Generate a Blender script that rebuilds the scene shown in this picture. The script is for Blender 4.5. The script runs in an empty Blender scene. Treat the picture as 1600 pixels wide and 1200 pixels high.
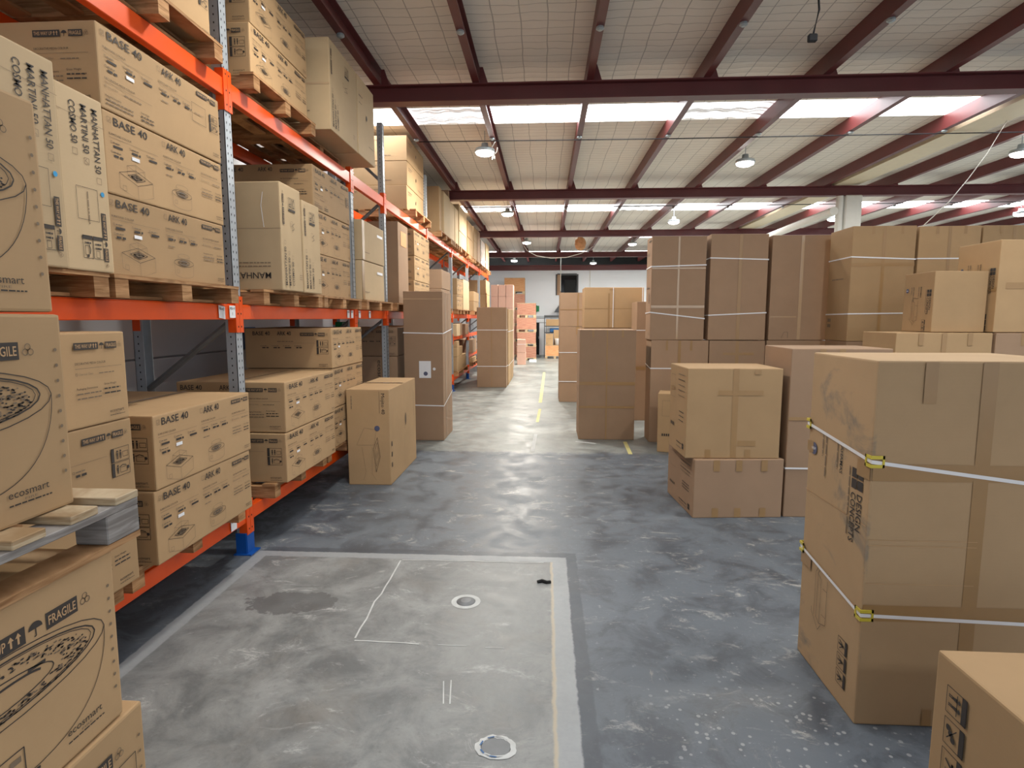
import bpy, bmesh, math, random
from mathutils import Matrix, Vector
C = bpy.context.scene.collection
R = random.Random(7)

# ------------------------------------------------------------------ materials
def srgb(r, g, b):
    f = lambda c: (c/255/12.92) if c/255 <= .04045 else ((c/255+.055)/1.055)**2.4
    return (f(r), f(g), f(b), 1)

class NT:
    def __init__(s, name):
        s.m = bpy.data.materials.new(name); s.m.use_nodes = True
        s.t = s.m.node_tree; s.n = s.t.nodes; s.l = s.t.links
        s.b = s.n['Principled BSDF']
    def add(s, typ, **kw):
        n = s.n.new(typ)
        for k, v in kw.items(): setattr(n, k, v)
        return n
    def put(s, sock, v):
        if hasattr(v, 'is_linked'): s.l.new(v, sock)
        elif v is not None: sock.default_value = v
    def math(s, op, a, b=0.0, c=None):
        n = s.add('ShaderNodeMath', operation=op)
        s.put(n.inputs[0], a); s.put(n.inputs[1], b)
        if c is not None: s.put(n.inputs[2], c)
        return n.outputs[0]
    def mix(s, f, a, b, mode='MIX'):
        n = s.add('ShaderNodeMix', data_type='RGBA', blend_type=mode)
        s.put(n.inputs[0], f); s.put(n.inputs[6], a); s.put(n.inputs[7], b)
        return n.outputs[2]
    def coord(s, kind='Object', scale=(1, 1, 1), rot=(0, 0, 0)):
        t = s.add('ShaderNodeTexCoord'); mp = s.add('ShaderNodeMapping')
        mp.inputs['Scale'].default_value = scale; mp.inputs['Rotation'].default_value = rot
        s.l.new(t.outputs[kind], mp.inputs[0]); return mp.outputs[0]
    def noise(s, vec, scale, detail=4, rough=.55, dist=0.):
        n = s.add('ShaderNodeTexNoise'); s.l.new(vec, n.inputs['Vector'])
        n.inputs['Scale'].default_value = scale; n.inputs['Detail'].default_value = detail
        n.inputs['Roughness'].default_value = rough; n.inputs['Distortion'].default_value = dist
        return n.outputs[0]
    def ramp(s, f, lo, hi, a=0., b=1.):
        n = s.add('ShaderNodeMapRange', interpolation_type='SMOOTHSTEP')
        s.put(n.inputs[0], f)
        for i, v in enumerate((lo, hi, a, b)): n.inputs[i+1].default_value = v
        return n.outputs[0]
    def bump(s, h, strength=.2, dist=.01):
        n = s.add('ShaderNodeBump'); s.put(n.inputs['Height'], h)
        n.inputs['Strength'].default_value = strength; n.inputs['Distance'].default_value = dist
        s.l.new(n.outputs[0], s.b.inputs['Normal'])
    def out(s, col, rough=.6, metal=0., spec=None):
        s.put(s.b.inputs['Base Color'], col); s.put(s.b.inputs['Roughness'], rough)
        s.put(s.b.inputs['Metallic'], metal)
        if spec is not None: s.b.inputs['Specular IOR Level'].default_value = spec
        return s.m

def simple(name, col, rough=.6, metal=0., var=.12, scale=8, spec=None):
    m = NT(name)
    f = m.noise(m.coord(), scale, 3)
    c2 = tuple(c*(1-var*2) for c in col[:3])+(1,)
    c3 = tuple(min(1, c*(1+var)) for c in col[:3])+(1,)
    return m.out(m.mix(f, c2, c3), rough, metal, spec)

def cardboard(name, col, scuff=0.):
    m = NT(name); v = m.coord()
    inf = m.add('ShaderNodeObjectInfo')
    f = m.noise(v, 3.0, 5, .6)
    flute = m.add('ShaderNodeTexWave', wave_type='BANDS', bands_direction='Z')
    m.l.new(v, flute.inputs['Vector']); flute.inputs['Scale'].default_value = 22
    flute.inputs['Distortion'].default_value = 1.2
    dark = tuple(c*.86 for c in col[:3])+(1,); lite = tuple(min(1, c*1.1) for c in col[:3])+(1,)
    c = m.mix(f, dark, lite)
    tint = m.ramp(inf.outputs['Random'], 0, 1, .88, 1.08)
    hs = m.add('ShaderNodeHueSaturation'); m.l.new(tint, hs.inputs['Value']); m.l.new(c, hs.inputs['Color'])
    c = hs.outputs[0]
    sp = m.noise(v, 160, 2); c = m.mix(m.ramp(sp, .62, .75, 0, .18), c, dark)
    if scuff:
        s1 = m.ramp(m.noise(v, 3.3, 5, .65, .6), .55, .72, 0, scuff)
        sx = m.add('ShaderNodeSeparateXYZ'); m.l.new(v, sx.inputs[0])
        s1 = m.math('MULTIPLY', s1, m.ramp(sx.outputs[0], -.404, -.396, 1, .06))
        c = m.mix(s1, c, srgb(112, 112, 108))
    m.bump(m.math('ADD', m.math('MULTIPLY', flute.outputs[1], .3), f), .05, .003)
    return m.out(c, .78, 0, .25)

M = {}
M['kraft'] = cardboard('kraft_card', srgb(181, 150, 112))
M['pale'] = cardboard('pale_kraft_card', srgb(196, 172, 137))
M['brown'] = cardboard('brown_kraft_card', srgb(168, 139, 113))
M['scuffed'] = cardboard('scuffed_kraft_card', srgb(176, 148, 114), .75)
M['pinkcard'] = cardboard('pinkish_card', srgb(214, 176, 158))
M['tape'] = simple('brown_tape', srgb(164, 130, 88), .3, var=.06)
M['cleartape'] = simple('clear_tape', srgb(190, 162, 130), .15, var=.05, spec=.8)
M['ink'] = simple('black_ink', srgb(62, 56, 52), .7)
M['inkgrey'] = simple('grey_ink', srgb(128, 110, 90), .7)
M['knock'] = simple('bare_card_lettering', srgb(196, 160, 118), .75)
M['white'] = simple('white_paper', srgb(236, 238, 242), .5, var=.04)
M['blue'] = simple('blue_sticker', srgb(30, 150, 205), .5)
M['navy'] = simple('navy_ink', srgb(88, 92, 120), .6)
M['orangelab'] = simple('orange_label', srgb(226, 160, 100), .6)
M['strap'] = simple('white_strap', srgb(238, 238, 240), .35, var=.03)
M['yellow'] = simple('yellow_plastic', srgb(214, 196, 70), .3)
M['wood'] = None
def wood(name, a, b, grey=0):
    m = NT(name); v = m.coord(scale=(1, 1, 1))
    inf = m.add('ShaderNodeObjectInfo')
    w = m.noise(m.coord(scale=(2.2, 2.2, 26)), 2.2, 4, .6, .4)
    k = m.noise(v, 2.6, 2)
    c = m.mix(m.ramp(w, .35, .68), a, b)
    c = m.mix(m.ramp(k, .66, .74, 0, .55), c, tuple(x*.45 for x in b[:3])+(1,))
    hs = m.add('ShaderNodeHueSaturation'); m.l.new(m.ramp(inf.outputs['Random'], 0, 1, .8, 1.12), hs.inputs['Value'])
    m.l.new(c, hs.inputs['Color'])
    m.bump(w, .15, .004)
    return m.out(hs.outputs[0], .75, 0, .2)
M['wood'] = wood('pine_timber', srgb(190, 148, 106), srgb(146, 106, 70))
M['woodgrey'] = wood('weathered_timber', srgb(172, 168, 164), srgb(134, 128, 124))
M['woodlite'] = wood('pale_pine_timber', srgb(206, 188, 158), srgb(160, 132, 98))
M['ply'] = wood('plywood_red', srgb(186, 140, 118), srgb(160, 108, 92))
M['plyor'] = wood('plywood_orange', srgb(212, 164, 120), srgb(192, 136, 94))
M['orange'] = simple('orange_powdercoat', srgb(234, 84, 16), .38, var=.05)
M['galv'] = simple('galvanised_steel', srgb(176, 184, 192), .42, .35, .12, 14)
M['galvdark'] = simple('dull_galvanised_steel', srgb(120, 124, 128), .5, .3, .12, 14)
M['hole'] = simple('punched_hole', srgb(24, 24, 26), .9)
M['bluefoot'] = simple('blue_powdercoat', srgb(12, 84, 170), .4)
M['maroon'] = simple('maroon_steel', srgb(104, 46, 46), .42, 0, .14, 3)
M['cream'] = simple('cream_sheet', srgb(224, 210, 180), .5, var=.05)
M['whitewall'] = simple('white_wall_paint', srgb(226, 231, 238), .7, var=.03, scale=1.2)
M['whitepaint'] = simple('white_column_paint', srgb(214, 214, 208), .6, var=.05)
M['black'] = simple('black_void', srgb(14, 16, 18), .8)
M['darkgrey'] = simple('dark_grey', srgb(66, 68, 72), .5)
M['darkglass'] = simple('dark_glass', srgb(18, 20, 22), .08)
M['green'] = simple('green_sign', srgb(0, 122, 72), .5)
M['cable'] = simple('dark_cable', srgb(26, 27, 32), .7)
M['whitecable'] = simple('white_cable', srgb(222, 218, 208), .5)
M['bin'] = simple('blue_bin', srgb(26, 92, 150), .45)
M['wrap'] = simple('stretch_wrap', srgb(226, 214, 206), .2, var=.05)
M['paintline'] = simple('yellow_line_paint', srgb(214, 206, 140), .6, var=.15, scale=12)
M['whiteline'] = simple('white_chalk_paint', srgb(206, 210, 210), .7, var=.2, scale=14)
M['housing'] = simple('lamp_housing', srgb(176, 186, 188), .4, .3)

def emis(name, col, st, streak=False):
    m = NT(name)
    m.b.inputs['Emission Color'].default_value = col
    m.b.inputs['Base Color'].default_value = (.8, .8, .8, 1)
    if streak:
        w = m.noise(m.coord(scale=(.35, 9, 1)), 2.0, 4, .7)
        sp = m.add('ShaderNodeSeparateXYZ'); m.l.new(m.coord(), sp.inputs[0]); x = sp.outputs[0]
        pa = m.math('MULTIPLY', m.ramp(x, -2.02, -2.0), m.ramp(x, -.87, -.85, 1, 0)); pb = m.math('MULTIPLY', m.ramp(x, 1.84, 1.86), m.ramp(x, 3.17, 3.19, 1, 0))
        k = m.math('ADD', pa, pb)
        m.put(m.b.inputs['Emission Strength'], m.math('ADD', m.math('MULTIPLY', m.math('SUBTRACT', 1.0, k), st), m.math('MULTIPLY', k, m.ramp(w, .40, .60, 1.25, .12))))
    else: m.b.inputs['Emission Strength'].default_value = st
    return m.m
M['lens'] = emis('led_lens', (1, .98, .9, 1), 14)
M['sky'] = emis('skylight_sheet', (.94, .97, 1, 1), 7.5, True)

# roof sarking under wire mesh
def roofmat():
    m = NT('foil_sarking_under_wire_mesh'); v = m.coord()
    sep = m.add('ShaderNodeSeparateXYZ'); m.l.new(v, sep.inputs[0])
    n1 = m.math('MULTIPLY', m.math('SUBTRACT', m.noise(v, 1.2, 2), .5), .07)
    n2 = m.math('MULTIPLY', m.math('SUBTRACT', m.noise(v, 2.3, 2), .5), .13)
    fx = m.math('ABSOLUTE', m.math('SUBTRACT', m.math('FRACT', m.math('DIVIDE', m.math('ADD', sep.outputs[0], n1), .272)), .5))
    fy = m.math('ABSOLUTE', m.math('SUBTRACT', m.math('FRACT', m.math('DIVIDE', m.math('ADD', sep.outputs[1], n2), .155)), .5))
    g = m.math('MAXIMUM', m.ramp(fx, .470, .492), m.ramp(fy, .445, .49, 0, .85))
    cloud = m.noise(v, 1.1, 4)
    c = m.mix(cloud, srgb(222, 216, 206), srgb(246, 241, 231))
    c = m.mix(m.math('MULTIPLY', g, .58), c, srgb(96, 90, 86))
    m.bump(m.math('ADD', m.math('MULTIPLY', fy, .8), m.noise(v, 5, 3)), .35, .03)
    return m.out(c, .5, 0, .35)
M['roof'] = roofmat()

def wallmat():
    m = NT('ribbed_metal_cladding'); v = m.coord()
    sep = m.add('ShaderNodeSeparateXYZ'); m.l.new(v, sep.inputs[0])
    fz = m.math('ABSOLUTE', m.math('SUBTRACT', m.math('FRACT', m.math('DIVIDE', sep.outputs[2], .34)), .5))
    g = m.ramp(fz, .46, .49)
    c = m.mix(g, srgb(196, 198, 204), srgb(120, 122, 128))
    m.bump(m.math('SUBTRACT', 1., g), .5, .02)
    return m.out(c, .34, .35)
M['cladding'] = wallmat()

def floormat():
    m = NT('worn_painted_concrete'); v = m.coord()
    sep = m.add('ShaderNodeSeparateXYZ'); m.l.new(v, sep.inputs[0])
    X, Y = sep.outputs[0], sep.outputs[1]
    wob = m.math('MULTIPLY', m.math('SUBTRACT', m.noise(v, 9, 4, .7), .5), .03)
    Xw = m.math('ADD', X, wob); Yw = m.math('ADD', Y, wob)
    n_big = m.noise(v, .9, 6, .65); n_mid = m.noise(v, 3.5, 6, .7, .5); n_fine = m.noise(v, 26, 5, .7)
    st = m.noise(m.coord(scale=(1.3, 2.6, 1), rot=(0, 0, .9)), 2.6, 8, .78, .8)
    st2 = m.noise(m.coord(scale=(3.2, 1.1, 1), rot=(0, 0, .5)), 2.4, 8, .8, .6)
    # blue-grey painted zone
    c = m.mix(n_big, srgb(78, 86, 95), srgb(118, 127, 136))
    c = m.mix(m.ramp(n_mid, .36, .56, .75, 0), c, srgb(70, 76, 84))
    worn = m.math('MULTIPLY', m.ramp(st, .54, .68), m.ramp(m.noise(v, 1.3, 4), .40, .60, .12, 1))
    c = m.mix(m.math('MULTIPLY', worn, .8), c, srgb(186, 186, 180))
    worn2 = m.math('MULTIPLY', m.ramp(st2, .60, .72), m.ramp(m.noise(v, 2.1, 3), .48, .62))
    c = m.mix(m.math('MULTIPLY', worn2, .7), c, srgb(178, 172, 160))
    c = m.mix(m.ramp(n_fine, .62, .72, 0, .55), c, srgb(178, 182, 184))
    # bare concrete beyond the paint
    far = m.mix(m.ramp(n_big, .3, .7), srgb(116, 121, 119), srgb(162, 166, 162))
    far = m.mix(m.ramp(n_mid, .35, .6, .6, 0), far, srgb(98, 101, 100))
    far = m.mix(m.math('MULTIPLY', worn2, .4), far, srgb(186, 188, 184))
    Yz = m.math('ADD', Y, m.math('MULTIPLY', m.math('SUBTRACT', m.noise(v, 2.2, 7, .75), .5), .55))
    c = m.mix(m.ramp(Yz, 7.15, 7.32), c, far)
    # bare slab at the front
    def box(x0, x1, y0, y1, e=.006):
        a = m.math('MULTIPLY', m.ramp(Xw, x0-e, x0+e), m.ramp(Xw, x1-e, x1+e, 1, 0))
        b = m.math('MULTIPLY', m.ramp(Yw, y0-e, y0+e), m.ramp(Yw, y1-e, y1+e, 1, 0))
        return m.math('MULTIPLY', a, b)
    c = m.mix(m.math('MULTIPLY', box(-2.06, .23, -9, 4.06), .6), c, srgb(72, 78, 86))
    slab = m.mix(m.ramp(n_mid, .3, .7), srgb(108, 112, 114), srgb(150, 153, 153))
    slab = m.mix(m.ramp(m.noise(v, 1.6, 5, .65), .5, .72, 0, .6), slab, srgb(128, 124, 118))
    slab = m.mix(m.ramp(n_big, .30, .5, .45, 0), slab, srgb(100, 106, 110))
    slab = m.mix(m.math('MULTIPLY', m.ramp(st, .55, .70), .6), slab, srgb(198, 200, 200))
    slab = m.mix(m.ramp(n_fine, .30, .45, .35, 0), slab, srgb(96, 98, 100))
    edge = m.mix(n_fine, srgb(142, 148, 152), srgb(164, 168, 171))
    c = m.mix(box(-2.09, .157, -9, 3.985), c, edge)
    c = m.mix(box(-2.0, .055, -9, 3.90), c, slab)
    c = m.mix(m.math('MULTIPLY', box(.045, .062, -9, 3.9), .7), c, srgb(190, 176, 150))
    # oil stain
    d = m.math('ADD', m.math('POWER', m.math('DIVIDE', m.math('ADD', X, 1.5), .30), 2.), m.math('POWER', m.math('DIVIDE', m.math('SUBTRACT', Y, 3.24), .14), 2.))
    d = m.math('ADD', d, m.math('MULTIPLY', m.math('SUBTRACT', m.noise(v, 6, 5, .7), .5), 3.2))
    c = m.mix(m.ramp(d, .75, .95, .75, 0), c, srgb(92, 94, 96))
    # darker mottling on the floor from the rack edge inward
    rackdark = m.math('MULTIPLY', m.ramp(Xw, -2.12, -2.2), m.ramp(n_mid, .42, .56))
    c = m.mix(m.math('MULTIPLY', rackdark, .7), c, srgb(52, 54, 58))
    # speckled anti-slip dots near the front right
    vor = m.add('ShaderNodeTexVoronoi'); m.l.new(v, vor.inputs['Vector']); vor.inputs['Scale'].default_value = 22
    dots = m.math('MULTIPLY', m.ramp(vor.outputs['Distance'], .16, .22, 1, 0), box(.5, 1.5, .8, 2.6, .15))
    c = m.mix(m.math('MULTIPLY', dots, .5), c, srgb(186, 190, 190))
    m.bump(m.math('ADD', n_fine, m.math('MULTIPLY', n_mid, .6)), .12, .006)
    rg = m.ramp(n_mid, .3, .7, .34, .56)
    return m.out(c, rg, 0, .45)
M['floor'] = floormat()

# ------------------------------------------------------------------ mesh helpers
def link(name, bm_or_me, mats, parent=None, smooth=False):
    if isinstance(bm_or_me, bmesh.types.BMesh):
        me = bpy.data.meshes.new(name); bm_or_me.to_mesh(me); bm_or_me.free()
        for m in (mats if isinstance(mats, (list, tuple)) else [mats]): me.materials.append(M[m])
        if smooth:
            for p in me.polygons: p.use_smooth = True
    else: me = bm_or_me
    o = bpy.data.objects.new(name, me); C.objects.link(o)
    if parent: o.parent = parent
    return o

def tag(o, label=None, cat=None, group=None, kind=None):
    if label: o['label'] = label
    if cat: o['category'] = cat
    if group: o['group'] = group
    if kind: o['kind'] = kind
    return o

def thing(name, label, cat, loc=(0, 0, 0), rz=0, group=None):
    o = bpy.data.objects.new(name, None); C.objects.link(o)
    o.empty_display_size = .1; o.location = loc; o.rotation_euler = (0, 0, rz)
    return tag(o, label, cat, group)

def bx(bm, x0, x1, y0, y1, z0, z1, mat=0, bev=0):
    vs = [bm.verts.new(p) for p in ((x0,y0,z0),(x1,y0,z0),(x1,y1,z0),(x0,y1,z0),(x0,y0,z1),(x1,y0,z1),(x1,y1,z1),(x0,y1,z1))]
    fs = [bm.faces.new([vs[i] for i in f]) for f in ((0,3,2,1),(4,5,6,7),(0,1,5,4),(1,2,6,5),(2,3,7,6),(3,0,4,7))]
    for f in fs: f.material_index = mat
    if bev:
        es = list({e for f in fs for e in f.edges})
        bmesh.ops.bevel(bm, geom=es, offset=bev, segments=1, affect='EDGES')
    return vs

def quad(bm, pts, mat=0):
    f = bm.faces.new([bm.verts.new(p) for p in pts]); f.material_index = mat; return f

def tube(bm, pts, r, n=8, mat=0):
    rings = []
    pts = [Vector(p) for p in pts]
    for i, p in enumerate(pts):
        t = (pts[min(i+1, len(pts)-1)]-pts[max(i-1, 0)]).normalized()
        a = t.cross(Vector((0, 0, 1)));
        if a.length < .05: a = t.cross(Vector((1, 0, 0)))
        a.normalize(); b = t.cross(a)
        rings.append([bm.verts.new(p+a*math.cos(2*math.pi*k/n)*r+b*math.sin(2*math.pi*k/n)*r) for k in range(n)])
    for i in range(len(rings)-1):
        for k in range(n):
            f = bm.faces.new((rings[i][k], rings[i][(k+1) % n], rings[i+1][(k+1) % n], rings[i+1][k])); f.material_index = mat
    for rr in (rings[0], rings[-1]):
        f = bm.faces.new(rr); f.material_index = mat
    return bm

def lathe(bm, prof, n=24, c=(0, 0, 0), mat=0):
    rings = [[bm.verts.new((c[0]+r*math.cos(2*math.pi*k/n), c[1]+r*math.sin(2*math.pi*k/n), c[2]+z)) for k in range(n)] for r, z in prof]
    for i in range(len(rings)-1):
        for k in range(n):
            f = bm.faces.new((rings[i][k], rings[i][(k+1) % n], rings[i+1][(k+1) % n], rings[i+1][k])); f.material_index = mat
    for rr in (rings[0], rings[-1]):
        try: f = bm.faces.new(rr); f.material_index = mat
        except Exception: pass
    return bm

def fin(bm): bmesh.ops.recalc_face_normals(bm, faces=bm.faces); return bm

# ------------------------------------------------------------------ 2-D print drawing
INK, GREY, KNOCK, WHITE, BLUE, NAVY, ORG = range(7)
PRINTM = ['ink', 'inkgrey', 'knock', 'white', 'blue', 'navy', 'orangelab']
_tc = {}
def text_polys(s, bold):
    k = (s, bold)
    if k not in _tc:
        cu = bpy.data.curves.new('t', 'FONT'); cu.body = s; cu.size = 1; cu.resolution_u = 2
        cu.offset = .010 if bold else 0
        ob = bpy.data.objects.new('t', cu)
        me = bpy.data.meshes.new_from_object(ob)
        vs = [(v.co.x, v.co.y) for v in me.vertices]; ps = [tuple(p.vertices) for p in me.polygons]
        bpy.data.meshes.remove(me); bpy.data.objects.remove(ob); bpy.data.curves.remove(cu)
        _tc[k] = (vs, ps)
    return _tc[k]

class D:
    def __init__(s): s.p = []                       # (pts, mat, layer)
    def poly(s, pts, m=INK, z=0): s.p.append((list(pts), m, z))
    def rect(s, x0, y0, x1, y1, m=INK, z=0): s.poly([(x0,y0),(x1,y0),(x1,y1),(x0,y1)], m, z)
    def line(s, pts, w=.002, m=INK, closed=False):
        if closed: pts = list(pts)+[pts[0]]
        for (ax, ay), (bx_, by) in zip(pts, pts[1:]):
            L = math.hypot(bx_-ax, by-ay)
            if L < 1e-6: continue
            nx, ny = -(by-ay)/L*w/2, (bx_-ax)/L*w/2
            s.poly([(ax+nx,ay+ny),(ax-nx,ay-ny),(bx_-nx,by-ny),(bx_+nx,by+ny)], m)
    def box(s, x0, y0, x1, y1, w=.002, m=INK): s.line([(x0,y0),(x1,y0),(x1,y1),(x0,y1)], w, m, True)
    def ell(s, cx, cy, rx, ry, w=.002, a0=0, a1=360, m=INK, n=28):
        s.line([(cx+rx*math.cos(math.radians(a0+(a1-a0)*i/n)), cy+ry*math.sin(math.radians(a0+(a1-a0)*i/n))) for i in range(n+1)], w, m)
    def disc(s, cx, cy, r, m=INK, z=0, n=16, ry=None):
        s.poly([(cx+r*math.cos(2*math.pi*i/n), cy+(ry or r)*math.sin(2*math.pi*i/n)) for i in range(n)], m, z)
    def text(s, t, x, y, h, m=INK, w=None, bold=False, z=0):
        vs, ps = text_polys(t, bold)
        if not vs: return 0
        k = h/.70; x0 = min(v[0] for v in vs); x1 = max(v[0] for v in vs)
        kx = w/(x1-x0) if w else k
        for p in ps: s.poly([(x+(vs[i][0]-x0)*kx, y+vs[i][1]*k) for i in p], m, z)
        return (x1-x0)*kx
    def greek(s, x, y, w, h, m=GREY, seed=0):
        r = random.Random(seed); c = x
        while c < x+w:
            l = min(r.uniform(1.2, 4)*h, x+w-c); s.rect(c, y, c+l, y+h*.62, m); c += l+h*.5
    def sub(s, d, dx=0, dy=0, rot=0, k=1):
        ca, sa = math.cos(math.radians(rot)), math.sin(math.radians(rot))
        for pts, m, z in d.p: s.p.append(([(dx+k*(x*ca-y*sa), dy+k*(x*sa+y*ca)) for x, y in pts], m, z))
        return s

def umbrella(d, x, y, h):
    d.poly([(x+h*.45+h*.45*math.cos(math.radians(a)), y+h*.45+h*.42*math.sin(math.radians(a))) for a in range(0, 181, 20)])
    d.line([(x+h*.45, y+h*.45), (x+h*.45, y+h*.02), (x+h*.32, y+h*.02)], h*.07)
def arrows(d, x, y, h):
    d.rect(x, y, x+4.4*h, y+h); d.text('THIS WAY UP', x+.2*h, y+.24*h, h*.54, KNOCK, 3.0*h, True, 1)
    for k in (3.5, 3.95):
        d.rect(x+k*h-.05*h, y+.2*h, x+k*h+.07*h, y+.6*h, KNOCK, 1)
        d.poly([(x+k*h-.17*h, y+.58*h), (x+k*h+.19*h, y+.58*h), (x+k*h+.01*h, y+.85*h)], KNOCK, 1)
    umbrella(d, x+4.62*h, y+.05*h, h)
    d.rect(x+5.75*h, y, x+8*h, y+h); d.text('FRAGILE', x+5.9*h, y+.24*h, h*.54, KNOCK, 1.95*h, True, 1)
    for a in (90, 210, 330):
        d.ell(x+8.6*h+.2*h*math.cos(math.radians(a)), y+.5*h+.2*h*math.sin(math.radians(a)), .19*h, .19*h, h*.05, 0, 360, GREY, 8)
def logo(d, x, y, w):
    d.text('ecosmart', x, y+w*.16, w*.16, INK, w*.95); d.text('FIRE', x+w*.36, y+w*.065, w*.05, GREY, w*.3)
    d.greek(x, y, w, w*.05, INK, 3)
def person(d, x, y, h):
    d.disc(x, y+h*.86, h*.12); d.poly([(x-h*.13,y+h*.7),(x+h*.13,y+h*.7),(x+h*.08,y+h*.3),(x-h*.08,y+h*.3)])
    d.rect(x-h*.09, y, x-h*.015, y+h*.32); d.rect(x+h*.015, y, x+h*.09, y+h*.32)
def picto(d, x, y, h):                               # two handling frames one above the other
    w = h*.85
    for i, q in enumerate((0, h*.52)):
        d.box(x, y+q, x+w, y+q+h*.48, .0022); d.rect(x, y+q, x+w*.16, y+q+h*.48)
        if i == 1:
            person(d, x+w*.34, y+q+h*.08, h*.32); person(d, x+w*.52, y+q+h*.08, h*.32); d.box(x+w*.64, y+q+h*.12, x+w*.94, y+q+h*.3, .002)
        else:
            person(d, x+w*.32, y+q+h*.08, h*.32); d.line([(x+w*.4,y+q+h*.3),(x+w*.6,y+q+h*.36),(x+w*.8,y+q+h*.32)], .004)
            d.box(x+w*.45, y+q+h*.1, x+w*.85, y+q+h*.28, .002); d.disc(x+w*.9, y+q+h*.22, h*.06)
def chk(d, x, y, s, tick=False):
    d.box(x, y, x+s, y+s, .0018, GREY)
    if tick: d.line([(x+s*.2,y+s*.5),(x+s*.45,y+s*.2),(x+s*.85,y+s*.85)], .002, GREY)
def items(d, x, y, n, step, seed=0):
    for i in range(n):
        chk(d, x+i*step-.012, y+.018, .009); d.greek(x+i*step+.003, y+.02, .05, .008, GREY, seed+i); d.greek(x+i*step+.004, y, .062, .017, INK, seed+9*i+1)
def firepit_square(d, cx, cy, w):
    h = w*.55
    T = [(cx-w*.5, cy+h*.25), (cx-w*.02, cy+h*.5), (cx+w*.5, cy+h*.22), (cx+w*.02, cy-h*.05)]
    d.line(T, .002, INK, True); B = [(x, y-h*.55) for x, y in T]
    d.line([T[0], B[0], B[3], B[2], T[2]], .0018, GREY); d.line([T[3], B[3]], .0018, GREY)
    I = [(cx+(x-cx)*.52, cy+h*.24+(y-cy-h*.24)*.52) for x, y in T]; d.line(I, .0026, INK, True)
    G = [(x, y+h*.34) for x, y in I]; d.line(G, .0016, GREY, True)
    for a, b in zip(I, G): d.line([a, b], .0016, GREY)
    J = [(cx+(x-cx)*.34, cy+h*.24+(y-cy-h*.24)*.34) for x, y in T]
    d.poly(J, GREY); d.line([J[0], J[2]], .003); d.line([J[1], J[3]], .003); d.line(J, .003, INK, True)
    d.box(B[0][0]+w*.08, B[0][1]-h*.05, B[0][0]+w*.18, B[0][1]+h*.12, .0016, GREY)
def firepit_round(d, cx, cy, w):
    h = w*.6
    d.ell(cx, cy+h*.25, w*.5, h*.2, .002); d.ell(cx, cy+h*.25, w*.3, h*.13, .0026)
    d.ell(cx, cy+h*.25, w*.24, h*.09, .005, m=GREY); d.ell(cx, cy+h*.25, w*.14, h*.05, .004)
    d.ell(cx, cy+h*.6, w*.3, h*.12, .0016, m=GREY)
    for s in (-1, 1): d.line([(cx+s*w*.3, cy+h*.25), (cx+s*w*.3, cy+h*.6)], .0016, GREY); d.line([(cx+s*w*.5, cy+h*.25), (cx+s*w*.47, cy-h*.35)], .0018, GREY)
    d.ell(cx, cy-h*.35, w*.47, h*.18, .0018, 180, 360, GREY); d.box(cx-w*.38, cy-h*.3, cx-w*.27, cy-h*.12, .0016, GREY)

def pr_front(W, H, kind=0):
    d = D(); s = W
    chk(d, .03*s, .86*H, .024, True); d.text('BASE 40', .07*s, .845*H, .037, INK, .235*s, True)
    chk(d, .42*s, .86*H, .024); d.text('ARK 40', .455*s, .845*H, .037, INK, .165*s, True)
    d.text('SURROUND COLOUR', .035*s, .72*H, .009, INK, .15*s); d.line([(.035*s,.69*H),(.38*s,.69*H)], .0014, GREY)
    d.text('SURROUND COLOUR', .425*s, .72*H, .009, INK, .15*s); d.line([(.425*s,.69*H),(.70*s,.69*H)], .0014, GREY)
    items(d, .055*s, .575*H, 3, .125*s, 1); items(d, .055*s, .46*H, 1, .1, 7); items(d, .44*s, .575*H, 3, .10*s, 11); d.greek(.44*s, .48*H, .06, .008, GREY, 5)
    d.rect(.18*s, .50*H, .235*s, .545*H, WHITE, 1)
    if kind == 0:
        arrows(d, .765*s, .865*H, .0245)
        firepit_square(d, .205*s, .205*H, .24*s); firepit_round(d, .57*s, .205*H, .175*s)
        d.text('DECORATIVE MEDIA COLOUR', .765*s, .70*H, .009, INK, .17*s); d.line([(.765*s,.665*H),(.975*s,.665*H)], .0014, GREY)
        chk(d, .765*s, .60*H, .008); d.text('Charcoal Glass', .78*s, .60*H, .008, GREY); d.greek(.88*s, .6*H, .08, .008)
        d.text('Packaging Dimensions', .765*s, .47*H, .008, INK); d.text('Gross Weight', .905*s, .47*H, .008, INK)
        for i in range(2): d.greek(.765*s, (.42-i*.045)*H, .11*s, .009, GREY, i); d.greek(.905*s, (.42-i*.045)*H, .07*s, .009, INK, i+4)
        logo(d, .905*s, .07*H, .07*s)
    else:
        arrows(d, .765*s, .87*H, .0245)
        d.text('DECORATIVE MEDIA COLOUR', .035*s, .36*H, .009, INK, .2*s); d.line([(.035*s,.33*H),(.36*s,.33*H)], .0014, GREY)
        chk(d, .035*s, .27*H, .008); d.text('Charcoal Glass', .05*s, .27*H, .008, GREY); d.greek(.16*s, .27*H, .12*s, .008)
        d.text('Packaging Dimensions', .035*s, .16*H, .008, INK); d.text('Gross Weight', .27*s, .16*H, .008, INK)
        for i in range(2): d.greek(.035*s, (.115-i*.045)*H, .18*s, .009, GREY, i); d.greek(.27*s, (.115-i*.045)*H, .1*s, .009, INK, i+4)
        d.box(.71*s, .45*H, .845*s, .72*H, .0018); d.greek(.735*s, .58*H, .09*s, .007, GREY, 2)
        picto(d, .885*s, .43*H, .10); logo(d, .905*s, .07*H, .07*s)
    return d
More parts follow.
